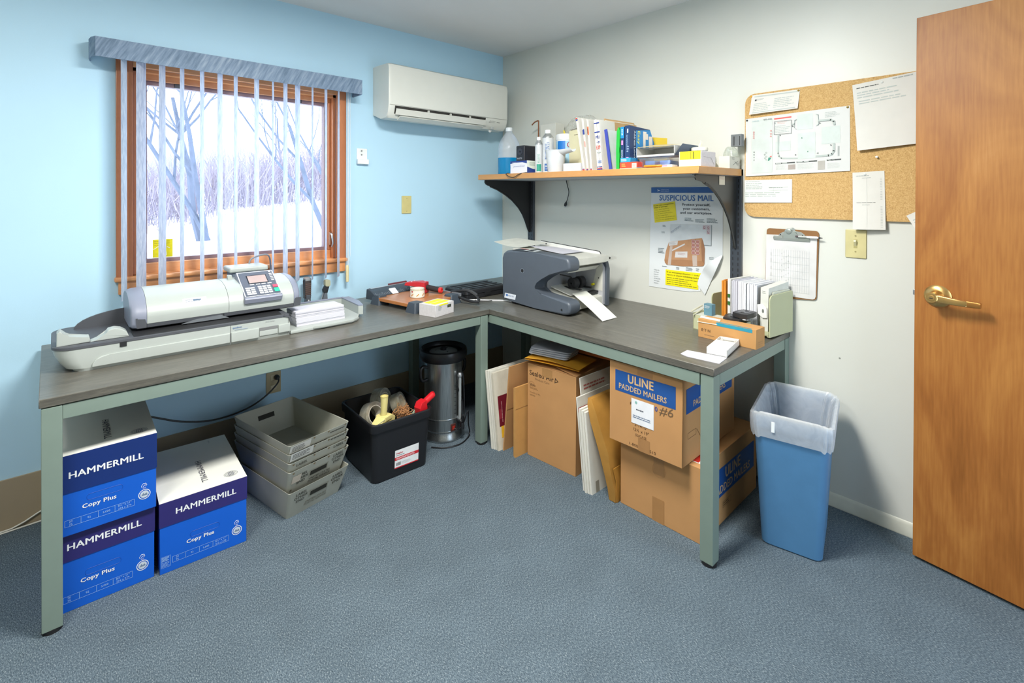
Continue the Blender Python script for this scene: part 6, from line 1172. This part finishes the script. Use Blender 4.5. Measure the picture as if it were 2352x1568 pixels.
b.shape(g, [(.180, .424), (.184, .452), (.206, .436)], INKB); b.shape(g, [(.186, .431), (.188, .444), (.199, .436)], CRD, .0009); b.text('Jiffylite', g, .016, .372, .013, INKB, width=.038); b.ring(g, .03, .383, .012, .001, CRE, .0006, 16, 1.5); b.lines(g, .016, .085, .355, .366, 2, CRE, .4, 2)
b.text('7\u00bc x 8\u00bc x 10\u00bd', g, .016, .334, .008, M('#7a5a3a', .7), width=.07); b.text('Self-Seal', g, .016, .320, .008, M('#7a5a3a', .7))
gr = fr((0, -d_ - .0002, 0), (1, 0, 0), (0, 0, 1)); b.text('Sealed Air', gr, .035, .420, .026, INKB, width=.165, bold=.012); b.shape(gr, [(.21, .420), (.213, .446), (.236, .432)], INKB)
b.rect(g, .10, .165, .44, h_ - .004, M('#a87f50', .35), .0008); b.build('box_body', sa)
b = MB(); b.put([(0, -d_, h_), (w_, -d_, h_), (w_ + .01, -d_ + .14, h_ + .022), (.01, -d_ + .15, h_ + .016)], [(0, 1, 2, 3)], CRD); b.put([(0, -.30, h_ - .002), (w_, -.30, h_ - .002), (w_, -.30, h_ - .003), (0, -.30, h_ - .003)], [(0, 1, 2, 3)], CRD); b.build('flap', sa)
b = MB(); b.put([(0, -d_ + .01, h_), (0, 0, h_), (.12, 0, h_ + .004), (.13, -d_ + .02, h_ + .004)], [(0, 1, 2, 3)], CRD); b.build('flap', sa)
ye = MB(); ye.grid(10, 3, lambda u, v: (-.10 + .20 * v, -.16 + .32 * u, .012 * math.sin(3.14 * u) + .006), M('#d49a2c', .6, var=.04)); ye.grid(10, 3, lambda u, v: (-.10 + .20 * v, -.16 + .32 * u, .012 * math.sin(3.14 * u) * .3), M('#d49a2c', .6, var=.04))
tag(place(ye.build('padded_envelope'), (-.600, -1.140, h_ + .024), R(12)), 'yellow padded envelope lying on top of the open flapped carton', 'envelope')
pmv = M('#b3bac4', .45, var=.04)
for i, lab in enumerate(('lowest grey poly mailer in the pile on the yellow envelope', 'second grey poly mailer in the pile on the yellow envelope', 'third grey poly mailer in the pile on the yellow envelope', 'top grey poly mailer of the pile on the yellow envelope')):
    k = MB(); k.loft([[(x, y, z) for x, y in rrect(-.075 + o_, .075 - o_, -.115 + o_, .115 - o_, .02, 3)] for z, o_ in ((0, .006), (.003, 0), (.007, 0), (.0095, .008))], pmv); tag(place(k.build('poly_mailer'), (-.600 + .003 * i, -1.090 - .002 * i, h_ + .046 + .0097 * i), R(14 + 2 * i)), lab, 'mailer', 'grey poly mailers on the open flapped carton')
ob = MB(); ob.box(-.07, .07, -.20, .20, 0, .06, M('#b5622a', .7, var=.08), .004); tag(place(ob.build('brown_package'), (-.412, -1.165, h_ + .042), R(6)), 'orange brown package behind the grey poly mailers under the desk', 'package')
def mkp(b, g, w, h): b.rect(g, 0, w, h - .065, h - .045, M('#b04038', .5), .0008); b.rect(g, .03, .08, h - .10, h - .075, M('#3a4a8a', .5), .0008)
def mkw(b, g, w, h): b.rect(g, .03, .055, 0, .05, M('#8f8a7c', .8), .0009)
slab('flat_mailer', -.690, -.44, -1.400, -1.393, .495, .053, CRW, 'tallest white box flat standing behind the other flats', 'mailer', lambda b, g, w, h: (b.lines(g, .02, .2, h - .06, h - .03, 2, M('#b06a64', .5), .5, 3)), 'white box flats by the open flapped carton')
slab('flat_mailer', -.735, -.48, -1.412, -1.404, .420, .045, CRW, 'white box flat with a red stripe near its top leaning by the open flapped carton', 'mailer', mkp, 'white box flats by the open flapped carton')
for i, (x, hh, lab) in enumerate(((-.742, .375, 'third white box flat from the open flapped carton'), (-.738, .370, 'fourth white box flat from the open flapped carton'), (-.735, .365, 'front white box flat with a slotted foot next to the manila bundle'))):
    slab('flat_mailer', x, -.50, -1.432 - .013 * i, -1.420 - .013 * i, hh, .040, CRW, lab, 'mailer', mkw if i == 2 else None, 'white box flats by the open flapped carton')
MAN = M('#ac7d36', .6, var=.10, scale=14, bump=.35, bscale=26)
pb = thing('padded_envelope', 'thick manila padded envelope slumped against the white box flats', 'envelope', (-.705, -1.520, 0), 0)
b = mbw(pb)
def man(z, yb, th, x0): return [(x0, yb, z), (-.44, yb, z), (-.44, yb - th, z), (x0, yb - th, z)]
b.loft([man(.002, -1.530, .035, -.705), man(.06, -1.528, .040, -.715), man(.15, -1.505, .042, -.722), man(.22, -1.486, .055, -.728), man(.33, -1.442, .052, -.730), man(.40, -1.420, .040, -.725), man(.428, -1.414, .020, -.715)], MAN)
gg = (V((-.715, -1.553, .16)), V((1, 0, 0)), V((0, .085, .24)).normalized()); b.text('Fragile', gg, .10, .16, .014, M('#6a4a1c', .7), width=.06, e=.004); b.lines(gg, .07, .16, .10, .12, 2, M('#8a6426', .7), .4, 3, .004); b.build('envelope_body', pb)
b = mbw(pb); b.loft([man(.002, -1.5655, .004, -.697), man(.10, -1.5645, .006, -.703), man(.15, -1.552, .004, -.709)], M('#a3742c', .6)); b.build('folded_end', pb)
ULB = M('#1e4f92', .5, var=.03); UTX = M('#caa87c', .7); UIN = M('#5c4023', .7)
def uline(name, label, loc, rz, w, d, h, front, side):
    t = thing(name, label, 'box', loc, R(rz)); b = MB(); b.box(0, d, -w, 0, 0, h, CRD, .0015, 1); g = FL(-.0002); gr = fr((0, -w - .0002, 0), (1, 0, 0), (0, 0, 1)); front(b, g, w, h); side(b, gr, d, h); b.build('box_body', t); return t
def uf_low(b, g, w, h): b.rect(g, .16, .215, 0, .10, M('#a5794a', .3), .0008); b.rect(g, .165, .215, .20, h, M('#a97d4e', .35), .0008); b.ring(g, .19, .22, .03, .0008, M('#a07850', .5), .001)
def us_low(b, g, w, h):
    b.rect(g, .06, .53, .115, .235, ULB); b.text('ULINE', g, .30, .180, .046, UTX, width=.15, bold=.03, align='c', e=.001); b.text('PADDED MAILERS', g, .30, .130, .034, UTX, width=.36, bold=.02, align='c', e=.001); b.frame(g, .20, .28, .06, .085, .0012, UIN); b.lines(g, .205, .275, .063, .082, 2, UIN, .4, 2)
lo = uline('carton', 'large brown carton with padded mailers print on the floor under the right desk end', (-.682, -1.575, 0), 1, .372, .565, .300, uf_low, us_low)
b = MB(); ft = FT(.3003); b.rect(ft, .03, .13, -.36, -.27, M('#e2ded6', .5)); b.rect(ft, .035, .125, -.345, -.275, M('#c42a20', .5), .001); b.text('FRAGILE', fr((.05, -.31, .3003), (1, 0, 0), (0, 1, 0)), 0, 0, .016, M('#efdcd6', .5), width=.065, bold=.03, e=.0016); b.build('warning_sticker', lo)
def uf_up(b, g, w, h):
    b.rect(g, .030, w - .028, h - .125, h - .035, ULB); b.text('ULINE', g, .155, h - .077, .036, UTX, width=.120, bold=.03, align='c', e=.001); b.text('PADDED MAILERS', g, .162, h - .112, .024, UTX, width=.225, bold=.018, align='c', e=.001)
    b.rect(g, .145, .200, .0, .055, M('#a0764a', .35), .0008); b.rect(g, .14, .21, h - .035, h, M('#a77c4e', .35), .0008)
    b.text('#5', g, .105, h - .165, .014, UIN, bold=.02); b.text('S-1410', g, .155, .098, .013, UIN, align='c', width=.055); b.text('12\u00bd x 19"', g, .158, .077, .013, UIN, align='c', width=.075); b.text('50/CASE', g, .158, .056, .011, UIN, align='c', width=.052); b.text('1-800-295-5510', g, .165, .010, .012, UIN, align='c', width=.125)
    b.text('0', g, .222, h - .158, .020, M('#3a4a8a', .6), bold=.02)
    hw_ = fr(g[0] + g[1] * .242 + g[2] * (h - .165), g[1] + g[2] * .08, g[2]); b.text('#6', hw_, 0, 0, .036, M('#6e563c', .7), width=.062, e=.0009, shear=.15)
def us_up(b, g, w, h): b.rect(g, .03, .46, h - .145, h - .045, ULB); b.text('ULINE', g, .22, h - .088, .036, UTX, width=.13, bold=.03, align='c', e=.001); b.text('PADDED MAILERS', g, .24, h - .128, .026, UTX, width=.30, bold=.018, align='c', e=.001); b.frame(g, .045, .115, .10, .125, .0012, UIN); b.tube([(.12, -.3437, .12), (.17, -.3437, .06)], .0008, M('#8c6a40', .7), 4)
upb = uline('carton', 'upper brown carton with padded mailers print and white sticker stacked under the desk', (-.742, -1.558, .3025), 1.2, .342, .490, .348, uf_up, us_up)
b = MB(); g = FL(-.0010); b.rect(g, .112, .218, .108, .212, M('#e4e6ea', .5)); b.lines(g, .135, .185, .165, .172, 1, M('#5a5f6a', .5), .7, 2, .001); b.lines(g, .12, .21, .130, .145, 2, M('#6d7d96', .5), .5, 3, .001); b.disc(g, .135, .198, .006, M('#8ab5b0', .5), .001); b.build('white_sticker', upb)

# waste bin with liner
wbn = thing('waste_bin', 'tall blue waste bin with a white bag liner in front of the white wall', 'waste bin', (-.315, -2.170, 0), R(12))
BBL = M('#4b7ba5', .45, var=.03, bump=.08, bscale=300)
def wr(z, hx, hy, r_, arch=0): return [(x, y, z + arch * (1 - (y / hy) ** 2)) for x, y in rrect(-hx, hx, -hy, hy, r_, 6)]
b = MB(); b.loft([wr(0, .142, .098, .025), wr(.006, .148, .104, .028), wr(.470, .186, .128, .034), wr(.475, .192, .134, .036), wr(.515, .194, .137, .036, .022), wr(.512, .186, .130, .034, .022), wr(.010, .142, .098, .026)], BBL); b.build('bin_body', wbn)
LIN = film('white_bin_liner', '#f8fafa', .06, .70, .3, .12)
b = MB(); rn = random.Random(5)
def wrn(z, hx, hy, amp, arch, ph, n_=72):
    base = rrect(-hx, hx, -hy, hy, .036, 17); out = []
    for i, (x, y) in enumerate(base): k = 1 + amp * (math.sin(i * 1.9 + ph) * .5 + math.sin(i * .63 + 2 * ph) * .5); out.append((x * k, y * k, z + arch * (1 - (y / hy) ** 2) + amp * .35 * math.sin(i * .9 + ph)))
    return out
b.loft([wrn(.436, .193, .136, .012, .0, 1), wrn(.455, .196, .139, .018, .004, 1.3), wrn(.480, .199, .142, .014, .012, 1.6), wrn(.505, .200, .143, .008, .020, 1.8), wrn(.522, .198, .141, .004, .024, 2), wrn(.524, .188, .132, .004, .024, 2.2), wrn(.50, .176, .121, .02, .018, 2.6), wrn(.44, .165, .112, .05, .0, 3), wrn(.34, .155, .104, .08, 0, 3.6), wrn(.24, .145, .098, .09, 0, 4.1), wrn(.14, .12, .08, .10, 0, 4.6), wrn(.05, .08, .05, .05, 0, 5)], LIN, (False, True)); b.build('liner', wbn)
b = MB(); b.box(-.2005, -.197, .05, .062, .468, .508, M('#e6ecee', .4), .001); b.build('liner_tie', wbn)
